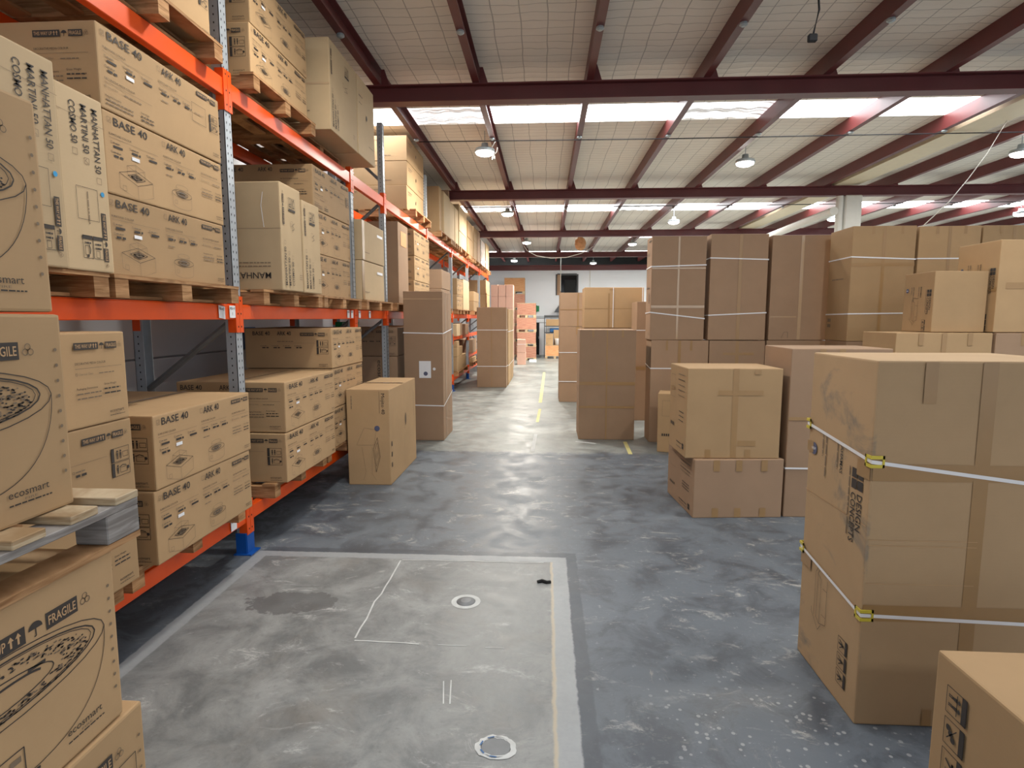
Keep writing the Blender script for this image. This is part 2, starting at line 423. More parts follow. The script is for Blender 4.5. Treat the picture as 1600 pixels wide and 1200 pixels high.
def pr_side(W, H, kind=0):                           # short end of the flat cartons
    d = D(); s = W
    ah = min(.03, .052*s)
    arrows(d, s-.03-9.1*ah, H-.045-ah, ah)
    if kind in (0, 2):
        x = s-.03-9.1*ah
        d.text('DECORATIVE MEDIA COLOUR', x, .66*H, .010, INK, 5.6*ah); d.line([(x,.62*H),(s-.04,.62*H)], .0016, GREY)
        chk(d, x, .55*H, .009); d.text('Charcoal Glass', x+.015, .55*H, .009, GREY); d.greek(x+4.2*ah, .55*H, 3*ah, .007)
        d.text('Packaging Dimensions', x, .40*H, .009, INK); d.text('Gross Weight', x+5*ah, .42*H, .009, INK)
        for i in range(2): d.greek(x, (.35-i*.05)*H, 4.4*ah, .009, GREY, i); d.greek(x+5*ah, (.37-i*.05)*H, 3.2*ah, .010, INK, i+4)
        logo(d, s-.04-3*ah, .07*H, 3*ah)
        if kind == 2: d.text('BASE 40', .04*s, .84*H, .037, INK, .2*s, True); d.text('ARK 40', .4*s, .84*H, .037, INK, .16*s, True)
    else:
        picto(d, s-.035-.11, .36*H, .13); logo(d, s-.04-.09, .05*H, .09)
        d.text('BASE 40', .1*s, .82*H, .037, INK, .2*s, True); d.text('ARK 40', .38*s, .82*H, .037, INK, .16*s, True)
        d.greek(.38*s, .66*H, .18*s, .01); d.line([(.38*s,.63*H),(.8*s,.63*H)], .0014, GREY); items(d, .2*s, .5*H, 4, .13*s, 3)
    return d
def pr_manhattan(W, H, flip=False):                  # tall face, writing turned a quarter
    b = D()
    ln = H*.36
    b.text('MANHATTAN 50', 0, 0, .034, INK, ln, True); chk(b, ln+.02, .004, .026)
    b.text('MARTINI 50', 0, -.062, .034, INK, ln*.74, True); chk(b, ln*.74+.02, -.060, .026, True)
    b.text('COSMO 50', 0, -.124, .034, INK, ln*.64, True); chk(b, ln*.64+.02, -.122, .026)
    a = D(); arrows(a, 0, 0, .032)
    d = D()
    if not flip:
        d.sub(b, W-.075, H*.93, -90); d.sub(a, W-.062, H*.345, -90, .85)
        d.disc(W-.045, H*.455, .011, BLUE, 1); d.box(W*.28, H*.29, W*.72, H*.47, .0018)
        g = D(); g.greek(0, 0, .14, .008, GREY, 2); d.sub(g, W*.5, H*.45, -90)
        p = D(); picto(p, 0, 0, .115); d.sub(p, W*.33, H*.20, -90)
        d.line([(.004, H*.86), (W-.004, H*.84)], .0016, GREY)
    else:
        d.sub(b, .075, H*.05, 90); d.sub(a, .062, H*.62, 90, .85)
        p = D(); picto(p, 0, 0, .115); d.sub(p, W*.68, H*.76, 90); chk(d, W*.45, H*.62, .035)
        d.line([(W*.5,H*.58),(W*.62,H*.6),(W*.52,H*.63),(W*.62,H*.655)], .003)
        for i in range(3): d.greek(W*.8, H*(.12+i*.02), .05, .007, GREY, i)
    return d
def pr_manhattan_side(W, H):
    d = D(); t = D(); t.text('MANHATTAN 50', 0, 0, .045, INK, W*.62, True); t.greek(0, -.05, W*.62, .012, GREY, 3); t.greek(0, -.075, W*.3, .012, GREY, 4)
    d.sub(t, W-.09, .13, 180)
    d.line([(0, H*.57), (W, H*.57)], .003, GREY); d.line([(W*.84, H*.58), (W*.82, H*.78), (W*.84, H*.9)], .004, WHITE)
    return d
def pr_bowl(W, H):
    d = D(); arrows(d, W-.10-8.9*.044, H-.075-.044, .044)
    cx, cy = W-.40, H*.52; rx, ry = .345, .085
    d.ell(cx, cy+.04, rx, ry, .0026); d.ell(cx, cy+.043, rx*.9, ry*.82, .004); d.ell(cx, cy+.043, rx*.86, ry*.76, .002)
    r = random.Random(2)
    for i in range(420):
        a = r.uniform(0, 6.283); q = r.uniform(.58, .84)
        x, y = cx+rx*q*math.cos(a), cy+.035+ry*q*.88*math.sin(a)
        d.disc(x, y, r.uniform(.003, .007), INK if r.random() < .6 else GREY, 0, 5, .0025)
    d.ell(cx, cy+.03, rx*.5, ry*.42, .003); d.ell(cx+.05, cy+.035, rx*.26, ry*.18, .006, 20, 210); d.rect(cx+.1, cy+.05, cx+.15, cy+.058)
    L = [(cx+rx*max(0, math.cos(q*math.pi/28*.9))**.6, cy+.04-.24*math.sin(q*math.pi/28*.9)) for q in range(15)]
    d.line(L, .0022); L2 = [(2*cx-x, y) for x, y in L]; d.line(L2, .0022)
    (ax, ay), (bx_, by) = L[-1], L2[-1]; d.line([(ax, ay), (bx_, by)], .0022)
    d.rect(ax-.03, ay-.012, ax-.005, ay-.004)
    d.box(cx-.05, ay+.012, cx+.07, ay+.075, .003); d.line([(cx-.02, ay+.06), (cx-.025, ay+.02)], .004); d.rect(cx+.03, ay+.045, cx+.06, ay+.06, GREY)
    logo(d, W-.205, .05, .125)
    for i in range(9): d.disc(W-.03, .1+i*(H-.2)/8, .005, GREY, 0, 7)
    return d
def pr_label_d(W, H):
    d = D(); arrows(d, W-.10-8.9*.044, H-.075-.044, .044); d.box(W-.20, .1, W-.05, H-.14, .0025)
    for i in range(7): d.disc(W-.03, .1+i*(H-.2)/6, .005, GREY, 0, 7)
    return d
def logo4(d, x, y, s):
    for i in (0, 1):
        for j in (0, 1): d.rect(x+i*s*.53, y+j*s*.53, x+i*s*.53+s*.46, y+j*s*.53+s*.46)
def pr_design(W, H, small=False):                    # four-square mark and words turned a quarter
    d = D(); t = D(); k = .75 if small else 1
    logo4(t, 0, -.062*k, .088*k); t.text('DESIGN', .105*k, -.014*k, .038*k, INK, .155*k, True); t.text('CONCEPTS', .105*k, -.062*k, .038*k, INK, .215*k, True)
    t.greek(0, -.085*k, .30*k, .012*k, GREY, 6)
    u = D(); u.text('BAHAMAS', 0, 0, .022*k, INK, .14*k, True); u.greek(0, -.03, .13*k, .012, GREY, 2)
    g = D(); g.greek(0, 0, .20*k, .014, GREY, 5); g.greek(0, -.03, .11*k, .012, GREY, 8)
    d.sub(t, W-.075*k, H*.70, -90); d.sub(u, W*.57, H*.755, -90); d.sub(g, W*.33, H*.76, -90)
    d.disc(W*.13, H*.70, .030*k, NAVY); d.text('NEW', W*.13-.02*k, H*.70-.006, .013*k, WHITE, .04*k, True, 1)
    c = D()
    for o in (0, .025): c.line([(.0+o,.02),(.0+o,.26),(.03+o,.30),(.10+o,.285),(.12+o,.30)], .0025)
    c.line([(.025,.02),(.06,.0),(.125,.02),(.125,.26)], .0025); c.line([(.06,.0),(.06,.24),(.025,.26)], .0025); c.line([(-.03,.05),(-.03,.03),(.05,-.04),(.08,0)], .0025)
    c.line([(.08,.06),(.125,.06)], .002); c.line([(.08,.2),(.125,.2)], .002)
    d.sub(c, W*.30, H*.17, 0, .9*k if not small else .8)
    p = D()
    for i in range(3):
        p.box(i*.075, 0, i*.075+.062, .075, .0025); p.rect(i*.075, .058, i*.075+.062, .075); p.line([(i*.075+.012,.012),(i*.075+.03,.045),(i*.075+.05,.015)], .005); person(p, i*.075+.03, .006, .045)
    d.sub(p, W-.16, H*.20, -90, k)
    return d
def pr_crease(W, H):
    d = D()
    for v in (.525, .51, .405): d.rect(.01, v*H-.0012, W*.52, v*H+.0012, KNOCK)
    return d
def pr_creases(W, H):
    d = D(); d.rect(.01, .56*H-.0015, W-.01, .56*H+.0015, KNOCK); return d
def pr_marks(W, H):                                  # foreground box: three framed symbols
    d = D(); p = D()
    for i in range(3):
        x = i*.115; p.box(x, 0, x+.095, .095, .0028); p.rect(x, .072, x+.095, .095)
        if i == 0: person(p, x+.03, .01, .058); person(p, x+.062, .01, .058); p.line([(x+.01,.05),(x+.085,.05)], .004)
        elif i == 1: [p.disc(x+.03+.017*j, .02+.012*j, .011) for j in range(3)]; p.line([(x+.02,.06),(x+.07,.015)], .004)
        else: p.line([(x+.03,.02),(x+.05,.05),(x+.03,.055),(x+.06,.06)], .008); p.greek(x+.06, .02, .03, .01)
    d.sub(p, .065, H-.075, -90, .85)
    return d
def pr_lines(W, H):
    d = D(); d.box(W*.12, H*.62, W*.34, H*.88, .0025, GREY)
    for i in range(5): d.greek(W*.52, H*(.9-i*.06), W*.36, .010, INK if i % 2 else GREY, i)
    for i in range(3): d.greek(W*.6, H*(.48-i*.05), W*.25, .012, INK, i+7)
    logo4(d, W*.82, H*.08, .05); d.greek(W*.5, H*.12, W*.28, .014, INK, 4); d.greek(W*.5, H*.07, W*.28, .012, GREY, 5)
    for i in range(4): d.rect(W*(.12+.055*i), H*.28, W*(.12+.055*i)+.018, H*.32)
    return d
def pr_mojito(W, H):
    d = D(); t = D(); t.text('Mojito 40', 0, 0, .036, INK, .21); t.line([(-.02, -.02), (.20, -.02)], .003)
    d.sub(t, W-.085, H*.955, -90)
    g = D(); g.greek(0, 0, .14, .012, GREY, 3); d.sub(g, .05, H*.93, -90)
    d.disc(W*.70, H*.595, .028, NAVY)
    d.line([(W*.22,H*.42),(W*.40,H*.60),(W*.68,H*.58),(W*.62,H*.42)], .002, GREY, True)
    d.line([(W*.60,H*.38),(W*.70,H*.50),(W*.76,H*.30),(W*.66,H*.14)], .003, INK, True); d.line([(W*.635,H*.37),(W*.695,H*.45),(W*.735,H*.30),(W*.665,H*.20)], .002, INK, True)
    for i in range(6): d.line([(W*(.64+.008*i),H*(.30+.012*i)),(W*(.69+.005*i),H*(.28+.01*i))], .002, GREY)
    d.line([(W*.34,H*.40),(W*.42,H*.14),(W*.36,H*.05)], .0018, GREY); d.line([(W*.58,H*.40),(W*.56,H*.12),(W*.66,H*.05)], .0018, GREY)
    return d
def pr_mojito_side(W, H):
    d = D(); d.ell(W*.56, H*.585, .028, .065, .008, m=INK, n=12); d.disc(W*.56, H*.585, .02, GREY, 0, 12, .05)
    for i in range(3): d.rect(.045, H*(.18+.11*i), .075, H*(.23+.11*i))
    d.line([(W*.9, H*.55), (W*.9, H*.85)], .005); d.line([(W*.5, .02), (W*.5, H*.98)], .0015, GREY)
    return d
def pr_eco(W, H):
    d = D(); t = D(); t.text('ecosmart', 0, 0, .06, INK, .42); d.sub(t, W*.62, H*.92, -90); return d
def pr_faint(W, H):
    d = D()
    for i in range(4): d.rect(W*.5+.02*i, H*.8, W*.5+.012+.02*i, H*.84, GREY)
    d.greek(W*.08, H*.72, W*.15, .02, GREY, 3); d.greek(W*.08, H*.5, W*.1, .02, WHITE, 5); d.greek(W*.6, H*.2, W*.16, .015, GREY, 5)
    return d
def pr_faint_front(W, H):
    d = D(); d.disc(W*.5, H*.55, .022, INK, 0, 8, .03); d.greek(W*.08, H*.75, W*.2, .02, GREY, 2); d.greek(W*.08, H*.66, W*.15, .016, GREY, 4); d.greek(W*.6, H*.2, W*.3, .012, GREY, 6)
    return d
def pr_whitelabel(W, H):
    d = D(); d.rect(W*.66, H*.72, W*.92, H*.79, WHITE); d.greek(W*.1, H*.2, W*.2, .012); return d
def pr_orange(W, H):
    d = D(); d.rect(W*.25, H*.72, W*.8, H*.9, ORG); return d
def pr_sheet(W, H):
    d = D(); x, y = W*.385, H*.425; d.rect(x, y, x+.165, y+.235, WHITE, 1)
    for i in range(4): d.greek(x+.03, y+.20-.025*i, .09, .008, GREY, i)
    d.disc(x+.09, y+.06, .03, NAVY, 2, 9); d.disc(x+.21, y+.125, .02, WHITE, 1)
    return d
def pr_big(W, H):
    d = D(); d.greek(W*.2, H*.55, W*.5, .02, GREY, 2)
    for i in range(2): d.rect(W*.1, H*(.12+.05*i), W*.25, H*(.15+.05*i), GREY)
    return d
def pr_greypatch(W, H):
    d = D(); d.rect(W*.05, H*.72, W*.97, H*.93, GREY); return d
def pr_side_text(W, H):
    d = D()
    for i in range(3): d.greek(W*.2, H*(.3+.2*i), W*.6, .015, GREY, i)
    return d
def pr_hand(W, H):
    d = D(); t = D(); t.line([(0,0),(.03,.08),(.08,.08),(.08,0)], .006, GREY); d.sub(t, W*.22, H*.02)
    return d
PR = dict(front=pr_front, frontb=lambda W, H: pr_front(W, H, 1), side=pr_side, side1=lambda W, H: pr_side(W, H, 1), side2=lambda W, H: pr_side(W, H, 2),
    man=pr_manhattan, manf=lambda W, H: pr_manhattan(W, H, True), mans=pr_manhattan_side, bowl=pr_bowl, lab=pr_label_d, design=pr_design,
    designs=lambda W, H: pr_design(W, H, True), marks=pr_marks, lines=pr_lines, crease=pr_crease, creases=pr_creases, moj=pr_mojito, mojs=pr_mojito_side, eco=pr_eco, faint=pr_faint,
    faintf=pr_faint_front, wl=pr_whitelabel, org=pr_orange, sheet=pr_sheet, big=pr_big, gp=pr_greypatch, st=pr_side_text, hand=pr_hand)

def face_frame(f, w, d, h):
    X, Y, Z = Vector((1,0,0)), Vector((0,1,0)), Vector((0,0,1))
    return {'-y': (Vector((-w/2,-d/2,0)), X, Z, -Y, w, h), '+x': (Vector((w/2,-d/2,0)), Y, Z, X, d, h),
            '-x': (Vector((-w/2,d/2,0)), -Y, Z, -X, d, h), '+y': (Vector((w/2,d/2,0)), -X, Z, Y, w, h),
            '+z': (Vector((-w/2,-d/2,h)), X, Y, Z, w, d)}[f]

_pc = {}
def print_mesh(prints, w, d, h):
    key = (tuple(prints), round(w, 3), round(d, 3), round(h, 3))
    if key in _pc: return _pc[key]
    bm = bmesh.new()
    for f, k in prints:
        o, u, v, n, W, H = face_frame(f, w, d, h)
        for pts, m, z in PR[k](W, H).p:
            pts = [(min(max(a, .002), W-.002), min(max(b, .002), H-.002)) for a, b in pts]
            if len({(round(a, 5), round(b, 5)) for a, b in pts}) < 3: continue
            vs = [bm.verts.new(o+u*a+v*b+n*(.0012+.0008*z)) for a, b in pts]
            try: fc = bm.faces.new(vs); fc.material_index = m
            except Exception: pass
    bm.normal_update()
    me = bpy.data.meshes.new('printing'); bm.to_mesh(me); bm.free()
    for m in PRINTM: me.materials.append(M[m])
    _pc[key] = me
    return me

def body_mesh(w, d, h, mat, seed):
    r = random.Random(seed); bm = bmesh.new()
    vs = bx(bm, -w/2, w/2, -d/2, d/2, 0, h)
    j = min(.006, w*.02)
    for v in vs:
        v.co.x -= math.copysign(r.uniform(0, j), v.co.x); v.co.y -= math.copysign(r.uniform(0, j), v.co.y)
        if v.co.z > h*.5: v.co.z -= r.uniform(0, j)
    bmesh.ops.bevel(bm, geom=list(bm.edges), offset=min(.008, .03*min(w, d, h)), segments=2, affect='EDGES', profile=.6)
    # shallow crushed dents along the bottom and vertical edges of thick cartons
    fin(bm)
    return bm

NC = [0]
def carton(label, x0, x1, y0, y1, z0, z1, mat='kraft', prints=(), tape=(), straps=(), prot=False, rot=0, group=None, name='carton', tm='tape', cat='box'):
    """tape: (face,u0,v0,u1,v1) in fractions; straps: heights (z at near-left, near-right, far-right, far-left)"""
    NC[0] += 1
    w, d, h = x1-x0, y1-y0, z1-z0
    loc = ((x0+x1)/2, (y0+y1)/2, z0)
    bm = body_mesh(w, d, h, mat, NC[0])
    if not (prints or tape or straps):
        o = link(name, bm, mat); o.location = loc; o.rotation_euler = (0, 0, math.radians(rot))
        return tag(o, label, cat, group)
    t = thing(name, label, cat, loc, math.radians(rot), group)
    link('box_body', bm, mat, t)
    for pq in prints: link('printing', print_mesh((pq,), w, d, h), None, t)
    for q_, (f, u0, v0, u1, v1) in enumerate(tape):
        bm = bmesh.new()
        o, u, v, n, W, H = face_frame(f, w, d, h); e = .006
        a, b, c, g = max(u0*W, e), max(v0*H, e), min(u1*W, W-e), min(v1*H, H-e)
        q = o+n*(.0005+.0002*q_)
        quad(bm, [q+u*a+v*b, q+u*c+v*b, q+u*c+v*g, q+u*a+v*g])
        bm.normal_update(); link('packing_tape', bm, tm, t)
    for s in straps:
        s = (s,)*4 if not isinstance(s, (tuple, list)) else s
        bm = bmesh.new(); g = .0035; hw = .0075
        P = [(-w/2-g,-d/2-g), (w/2+g,-d/2-g), (w/2+g,d/2+g), (-w/2-g,d/2+g)]
        for i in range(4):
            a, b = P[i], P[(i+1) % 4]; za, zb = s[i], s[(i+1) % 4]
            quad(bm, [(a[0],a[1],za-hw), (b[0],b[1],zb-hw), (b[0],b[1],zb+hw), (a[0],a[1],za+hw)])
        bm.normal_update(); link('strap', bm, 'strap', t)
        if prot:
            for i in range(4):
                bm = bmesh.new(); sx, sy = (1 if P[i][0] > 0 else -1), (1 if P[i][1] > 0 else -1)
                q = .004
                for zz in (-.024, .012):
                    x, y = P[i]
                    bx(bm, min(x, x-sx*.05), max(x, x-sx*.05), min(y, y+sy*q), max(y, y+sy*q), s[i]+zz, s[i]+zz+.013)
                    bx(bm, min(x, x+sx*q), max(x, x+sx*q), min(y+sy*q, y-sy*.04), max(y+sy*q, y-sy*.04), s[i]+zz, s[i]+zz+.013)
                x, y = P[i]
                bx(bm, min(x-sx*.05, x-sx*.042), max(x-sx*.05, x-sx*.042), min(y, y+sy*q), max(y, y+sy*q), s[i]-.024, s[i]+.025)
                bx(bm, min(x, x+sx*q), max(x, x+sx*q), min(y-sy*.04, y-sy*.032), max(y-sy*.04, y-sy*.032), s[i]-.024, s[i]+.025)
                link('corner_protector', fin(bm), 'yellow', t)
    return t

# ------------------------------------------------------------------ pallets
_pal = {}
def pallet(label, x0, x1, y0, y1, z0, h=.11, group='rack pallets'):
    w, d = x1-x0, y1-y0
    t = thing('pallet', label, 'pallet', ((x0+x1)/2, (y0+y1)/2, z0), 0, group)
    bm = bmesh.new(); tt = .018
    n = max(3, int(w/.155))
    for i in range(n):
        a = -w/2+i*(w-.1)/(n-1); bx(bm, a, a+.1, -d/2, d/2, h-tt, h)
    link('deck', fin(bm), 'wood', t)
    for k in (-1, 0, 1):
        bm = bmesh.new(); c = k*(d/2-.05); bx(bm, -w/2+.003, w/2-.003, c-.045, c+.045, 0, h-tt-.001)
        link('bearer', fin(bm), 'wood', t)
    bm = bmesh.new()
    for k in (-1, 0, 1):
        c = k*(w/2-.17)
        for sg in (-1, 1): bx(bm, c-.05, c+.05, min(sg*.048, sg*(d/2-.097)), max(sg*.048, sg*(d/2-.097)), .001, tt)
    link('bottom_deck', fin(bm), 'wood', t)
    return t

# ------------------------------------------------------------------ the building
def struct(name, bm, m): return tag(link(name, fin(bm), m), kind='structure')
XL, XR, YB, YF, ZR = -3.32, 15.0, -7.0, 32.0, 4.67
bm = bmesh.new(); bx(bm, XL-.2, XR+.2, YB, YF, -.2, 0); FLOOR = struct('floor', bm, 'floor')
SKY = [(-4.2, -3.5), (2.2, 2.9), (8.55, 9.27), (15.8, 16.75), (22.05, 22.3), (26.45, 26.7)]
bm = bmesh.new(); y = YB
for a, b in SKY: bx(bm, XL-.2, XR+.2, y, a, ZR, ZR+.06); y = b
bx(bm, XL-.2, XR+.2, y, YF, ZR, ZR+.06)
struct('ceiling', bm, 'roof')
for i, (a, b) in enumerate(SKY):
    bm = bmesh.new(); x0 = 3. if i == 4 else XL
    n = 240; pts = []
    for k in range(n+1):
        x = x0+(XR-x0)*k/n; pts.append((x, ZR+.02+.012*math.sin(k*1.6)))
    for (xa, za), (xb, zb) in zip(pts, pts[1:]): quad(bm, [(xa,a,za), (xb,a,zb), (xb,b,zb), (xa,b,za)])
    struct('window_%d' % (i+1), bm, 'sky')
    if i == 4:
        bm = bmesh.new(); bx(bm, XL, 3., a, b, ZR, ZR+.06); struct('trim_90', bm, 'roof')
bm = bmesh.new(); bx(bm, XL-.2, XL, YB, YF, 0, ZR); struct('wall_left', bm, 'cladding')
bm = bmesh.new(); bx(bm, XR, XR+.2, YB, YF, 3.9, ZR); bx(bm, XR, XR+.2, 13, YF, 0, 3.9); bx(bm, XR, XR+.2, YB, 2.1, 0, 3.9)  # openings left in this unseen wall so daylight reaches the roof
for y in (2.4, 7.8): bx(bm, XR, XR+.2, y-.2, y+.2, 0, 3.9)
struct('wall_right', bm, 'whitewall')
# far wall with its upstairs opening and door
YW = 26.8
bm = bmesh.new()
ox0, ox1, oz0, oz1 = .50, 1.46, 2.74, 3.68
dx0, dx1, dz = -.47, .05, 1.50
bx(bm, XL, dx0, YW, YW+.2, 0, 4.07); bx(bm, dx0, dx1, YW, YW+.2, dz, 4.07); bx(bm, dx1, ox0, YW, YW+.2, 0, 4.07)
bx(bm, ox0, ox1, YW, YW+.2, 0, oz0); bx(bm, ox0, ox1, YW, YW+.2, oz1, 4.07); bx(bm, ox1, XR, YW, YW+.2, 0, 4.07)
struct('wall_far', bm, 'whitewall')
bm = bmesh.new(); bx(bm, XL, XR, YF, YF+.2, 0, ZR); struct('wall_back', bm, 'black')  # black colour stands in for the unlit space behind the far wall
bm = bmesh.new(); bx(bm, XL, XR, 29.2, 29.3, 3.6, ZR); struct('trim_91', bm, 'black')  # black sheet painted as the darkness in the gap above the far wall
t = thing('window_7', None, None, (0, 0, 0)); tag(t, kind='structure')
bm = bmesh.new()
for a, b, c, e in ((ox0-.03, ox0+.04, oz0, oz1), (ox1-.04, ox1+.03, oz0, oz1), (ox0+.041, ox1-.041, oz1-.05, oz1+.03)): bx(bm, a, b, YW-.03, YW+.12, c, e)
link('window_frame', fin(bm), 'darkgrey', t)
bm = bmesh.new(); bx(bm, ox0+.04, ox1-.04, YW+.06, YW+.08, oz0, oz1-.05); link('pane', fin(bm), 'darkglass', t)
bm = bmesh.new(); bx(bm, ox0+.03, ox0+.20, YW-.06, YW-.035, oz0, oz1-.02); link('sash', fin(bm), 'brown', t)
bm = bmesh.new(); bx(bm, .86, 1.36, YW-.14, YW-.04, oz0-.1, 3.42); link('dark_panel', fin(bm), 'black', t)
t = thing('door_1', None, None, (0, 0, 0)); tag(t, kind='structure')
bm = bmesh.new(); bx(bm, dx0+.02, dx0+.20, YW+.02, YW+.06, .01, dz-.02); link('door_leaf', fin(bm), 'black', t)
bm = bmesh.new(); bx(bm, dx0+.201, dx1-.02, YW+.03, YW+.07, .01, dz-.02); link('door_panel', fin(bm), 'whitewall', t)
bm = bmesh.new(); bx(bm, dx0+.17, dx0+.19, YW-.03, YW+.02, .75, .86); link('door_handle', fin(bm), 'galv', t)
bm = bmesh.new(); bx(bm, -.55, .70, YW-.06, YW, 1.70, 1.80); struct('trim_92', bm, 'galv')
bm = bmesh.new(); bx(bm, 2.0, 2.03, YW-.02, YW, 0, 4.1); struct('trim_93', bm, 'whitepaint')

# steel: roof beams, header, purlins
def ibeam(bm, x0, x1, y, z0, z1, fl=.17):
    bx(bm, x0, x1, y-fl/2, y+fl/2, z0, z0+.016); bx(bm, x0, x1, y-fl/2, y+fl/2, z1-.016, z1); bx(bm, x0, x1, y-.008, y+.008, z0+.016, z1-.016)
BEAMS = [7.26, 13.03, 18.95, 25.1]
k = 1
for y in BEAMS:
    bm = bmesh.new(); ibeam(bm, XL, XR, y, 4.27, 4.468); struct('trim_%d' % k, bm, 'maroon'); k += 1
bm = bmesh.new(); ibeam(bm, XL, XR, YW-.02, 3.85, 4.08, .2); struct('trim_%d' % k, bm, 'maroon'); k += 1
for i in range(-2, 11):
    X = (.50+1.345*i if i > -2 else -2.03)-.03
    bm = bmesh.new(); s = 1
    bx(bm, X-.006, X+.006, YB, YF, 4.469, 4.668); bx(bm, X+.006, X+.076, YB, YF, 4.469, 4.479); bx(bm, X+.006, X+.076, YB, YF, 4.658, 4.668); bx(bm, X+.068, X+.076, YB, YF, 4.479, 4.497)
    o = struct('trim_%d' % k, bm, 'maroon'); k += 1
    for y in BEAMS:
        bm = bmesh.new()
        vs = [(X+.078,y-.05,4.47),(X+.178,y-.05,4.47),(X+.118,y-.05,4.655),(X+.078,y-.05,4.655)]
        a = [bm.verts.new(p) for p in vs]; b = [bm.verts.new((p[0], p[1]+.012, p[2])) for p in vs]
        bm.faces.new(a); bm.faces.new(b[::-1])
        for q in range(4): bm.faces.new((a[q], a[(q+1) % 4], b[(q+1) % 4], b[q]))
        link('cleat', fin(bm), 'maroon', o)
    for y in (5.93, 9.3, 15.2):
        bm = bmesh.new(); lathe(bm, [(.035, 0), (.04, -.02), (.02, -.035)], 10, (X+.035, y, 4.469)); link('bridging_clip', fin(bm), 'housing', o)
# box gutter, column, downpipes
bm = bmesh.new(); bx(bm, 6.06, 6.42, YB, YF-3, 4.475, 4.66); bx(bm, 6.425, 6.62, YB, YF-3, 4.51, 4.65); struct('trim_%d' % k, bm, 'cream'); k += 1
bm = bmesh.new(); bx(bm, 6.29, 6.63, 12.90, 13.20, 0, 4.268, bev=.02); struct('trim_%d' % k, bm, 'whitepaint'); k += 1
bm = bmesh.new(); tube(bm, [(6.20, 12.98, 0), (6.20, 12.98, 4.26)], .07, 12); o = struct('trim_%d' % k, bm, 'whitepaint'); k += 1
bm = bmesh.new(); tube(bm, [(6.06, 12.9, 3.94), (6.06, 22.0, 3.86)], .09, 14); struct('trim_%d' % k, bm, 'whitepaint'); k += 1

# floor markings (paint on the floor: parts of it)
def mark(pts, w, m, z=.0015):
    bm = bmesh.new()
    for (ax, ay), (b_x, by) in zip(pts, pts[1:]):
        L = math.hypot(b_x-ax, by-ay); nx, ny = -(by-ay)/L*w/2, (b_x-ax)/L*w/2
        quad(bm, [(ax+nx,ay+ny,z), (ax-nx,ay-ny,z), (b_x-nx,by-ny,z), (b_x+nx,by+ny,z)])
    bmesh.ops.recalc_face_normals(bm, faces=bm.faces)
    for f in bm.faces:
        if f.normal.z < 0: f.normal_flip()
    link('floor_marking', bm, m, FLOOR)
mark([(-.02, 18.2), (-.09, 11.6)], .07, 'paintline'); mark([(-.09, 10.8), (-.12, 9.4)], .05, 'paintline')
mark([(-.13, 8.4), (-.155, 7.25)], .05, 'whiteline'); mark([(1.11, 7.95), (1.08, 7.2)], .05, 'paintline'); mark([(.43, 7.92), (.70, 7.8)], .05, 'whiteline')
r = random.Random(5)
mark([(-1.01+r.uniform(-.008, .008), 3.87-.1*i) for i in range(11)], .010, 'whiteline'); mark([(-1.0+.07*i, 2.85-.003*i+r.uniform(-.004, .004)) for i in range(6)], .009, 'whiteline')
mark([(-.55+.05*i, 2.83) for i in range(4)], .006, 'whiteline'); mark([(-.3+.05*i, 2.82) for i in range(3)], .005, 'whiteline')
mark([(-1.0+.1*i, 3.885+r.uniform(-.006, .006)) for i in range(11)], .010, 'whiteline')
mark([(-.467, 2.53), (-.440, 2.37)], .006, 'whiteline'); mark([(-.433, 2.54), (-.411, 2.37)], .006, 'whiteline')

# floor drains
t = thing('floor_drain', 'round capped floor drain ringed in white paint on the bare slab', 'drain', (-.467, 3.303, 0), 0, 'floor drains')
bm = bmesh.new(); lathe(bm, [(.058, .0012), (.088, .0012)], 28)
for f in list(bm.faces):
    if len(f.verts) > 8: bm.faces.remove(f)
link('white_ring', fin(bm), 'whiteline', t)
bm = bmesh.new(); lathe(bm, [(.056, 0), (.05, .004), (.03, .010), (.0, .012)], 24); link('cap', fin(bm), 'galvdark', t)
t = thing('floor_drain', 'rough open drain hole with blue and white rim at the bottom edge of the picture', 'drain', (-.185, 2.122, 0), 0, 'floor drains')
bm = bmesh.new(); rr = random.Random(3)
ring = [(math.cos(a*math.pi/14)*rr.uniform(.075, .09), math.sin(a*math.pi/14)*rr.uniform(.06, .075)) for a in range(28)]
a = [bm.verts.new((x, y, .002)) for x, y in ring]; b = [bm.verts.new((x*.72, y*.72, .004)) for x, y in ring]
for q in range(28): bm.faces.new((a[q], a[(q+1) % 28], b[(q+1) % 28], b[q]))
link('rim', fin(bm), 'whiteline', t)
bm = bmesh.new(); lathe(bm, [(.058, .0035), (.05, .002), (.03, .0015)], 24); link('plug', fin(bm), 'galvdark', t)
bm = bmesh.new()
for a0 in (100, 150, 200, 250):
    quad(bm, [(.060*math.cos(math.radians(q))*f, .052*math.sin(math.radians(q))*f, .0052) for q, f in ((a0, 1), (a0, 1.12), (a0+26, 1.12), (a0+26, 1))])
link('blue_paint', fin(bm), 'bin', t)
bm = bmesh.new(); tube(bm, [(0, 0, .006), (.03, .01, .012), (.06, -.004, .008), (.085, .006, .006)], .011, 6)
o = link('rag_scrap', fin(bm), 'black'); o.location = (-.04, 3.575, 0); tag(o, 'small black scrap lying at the right edge of the bare slab', 'scrap')

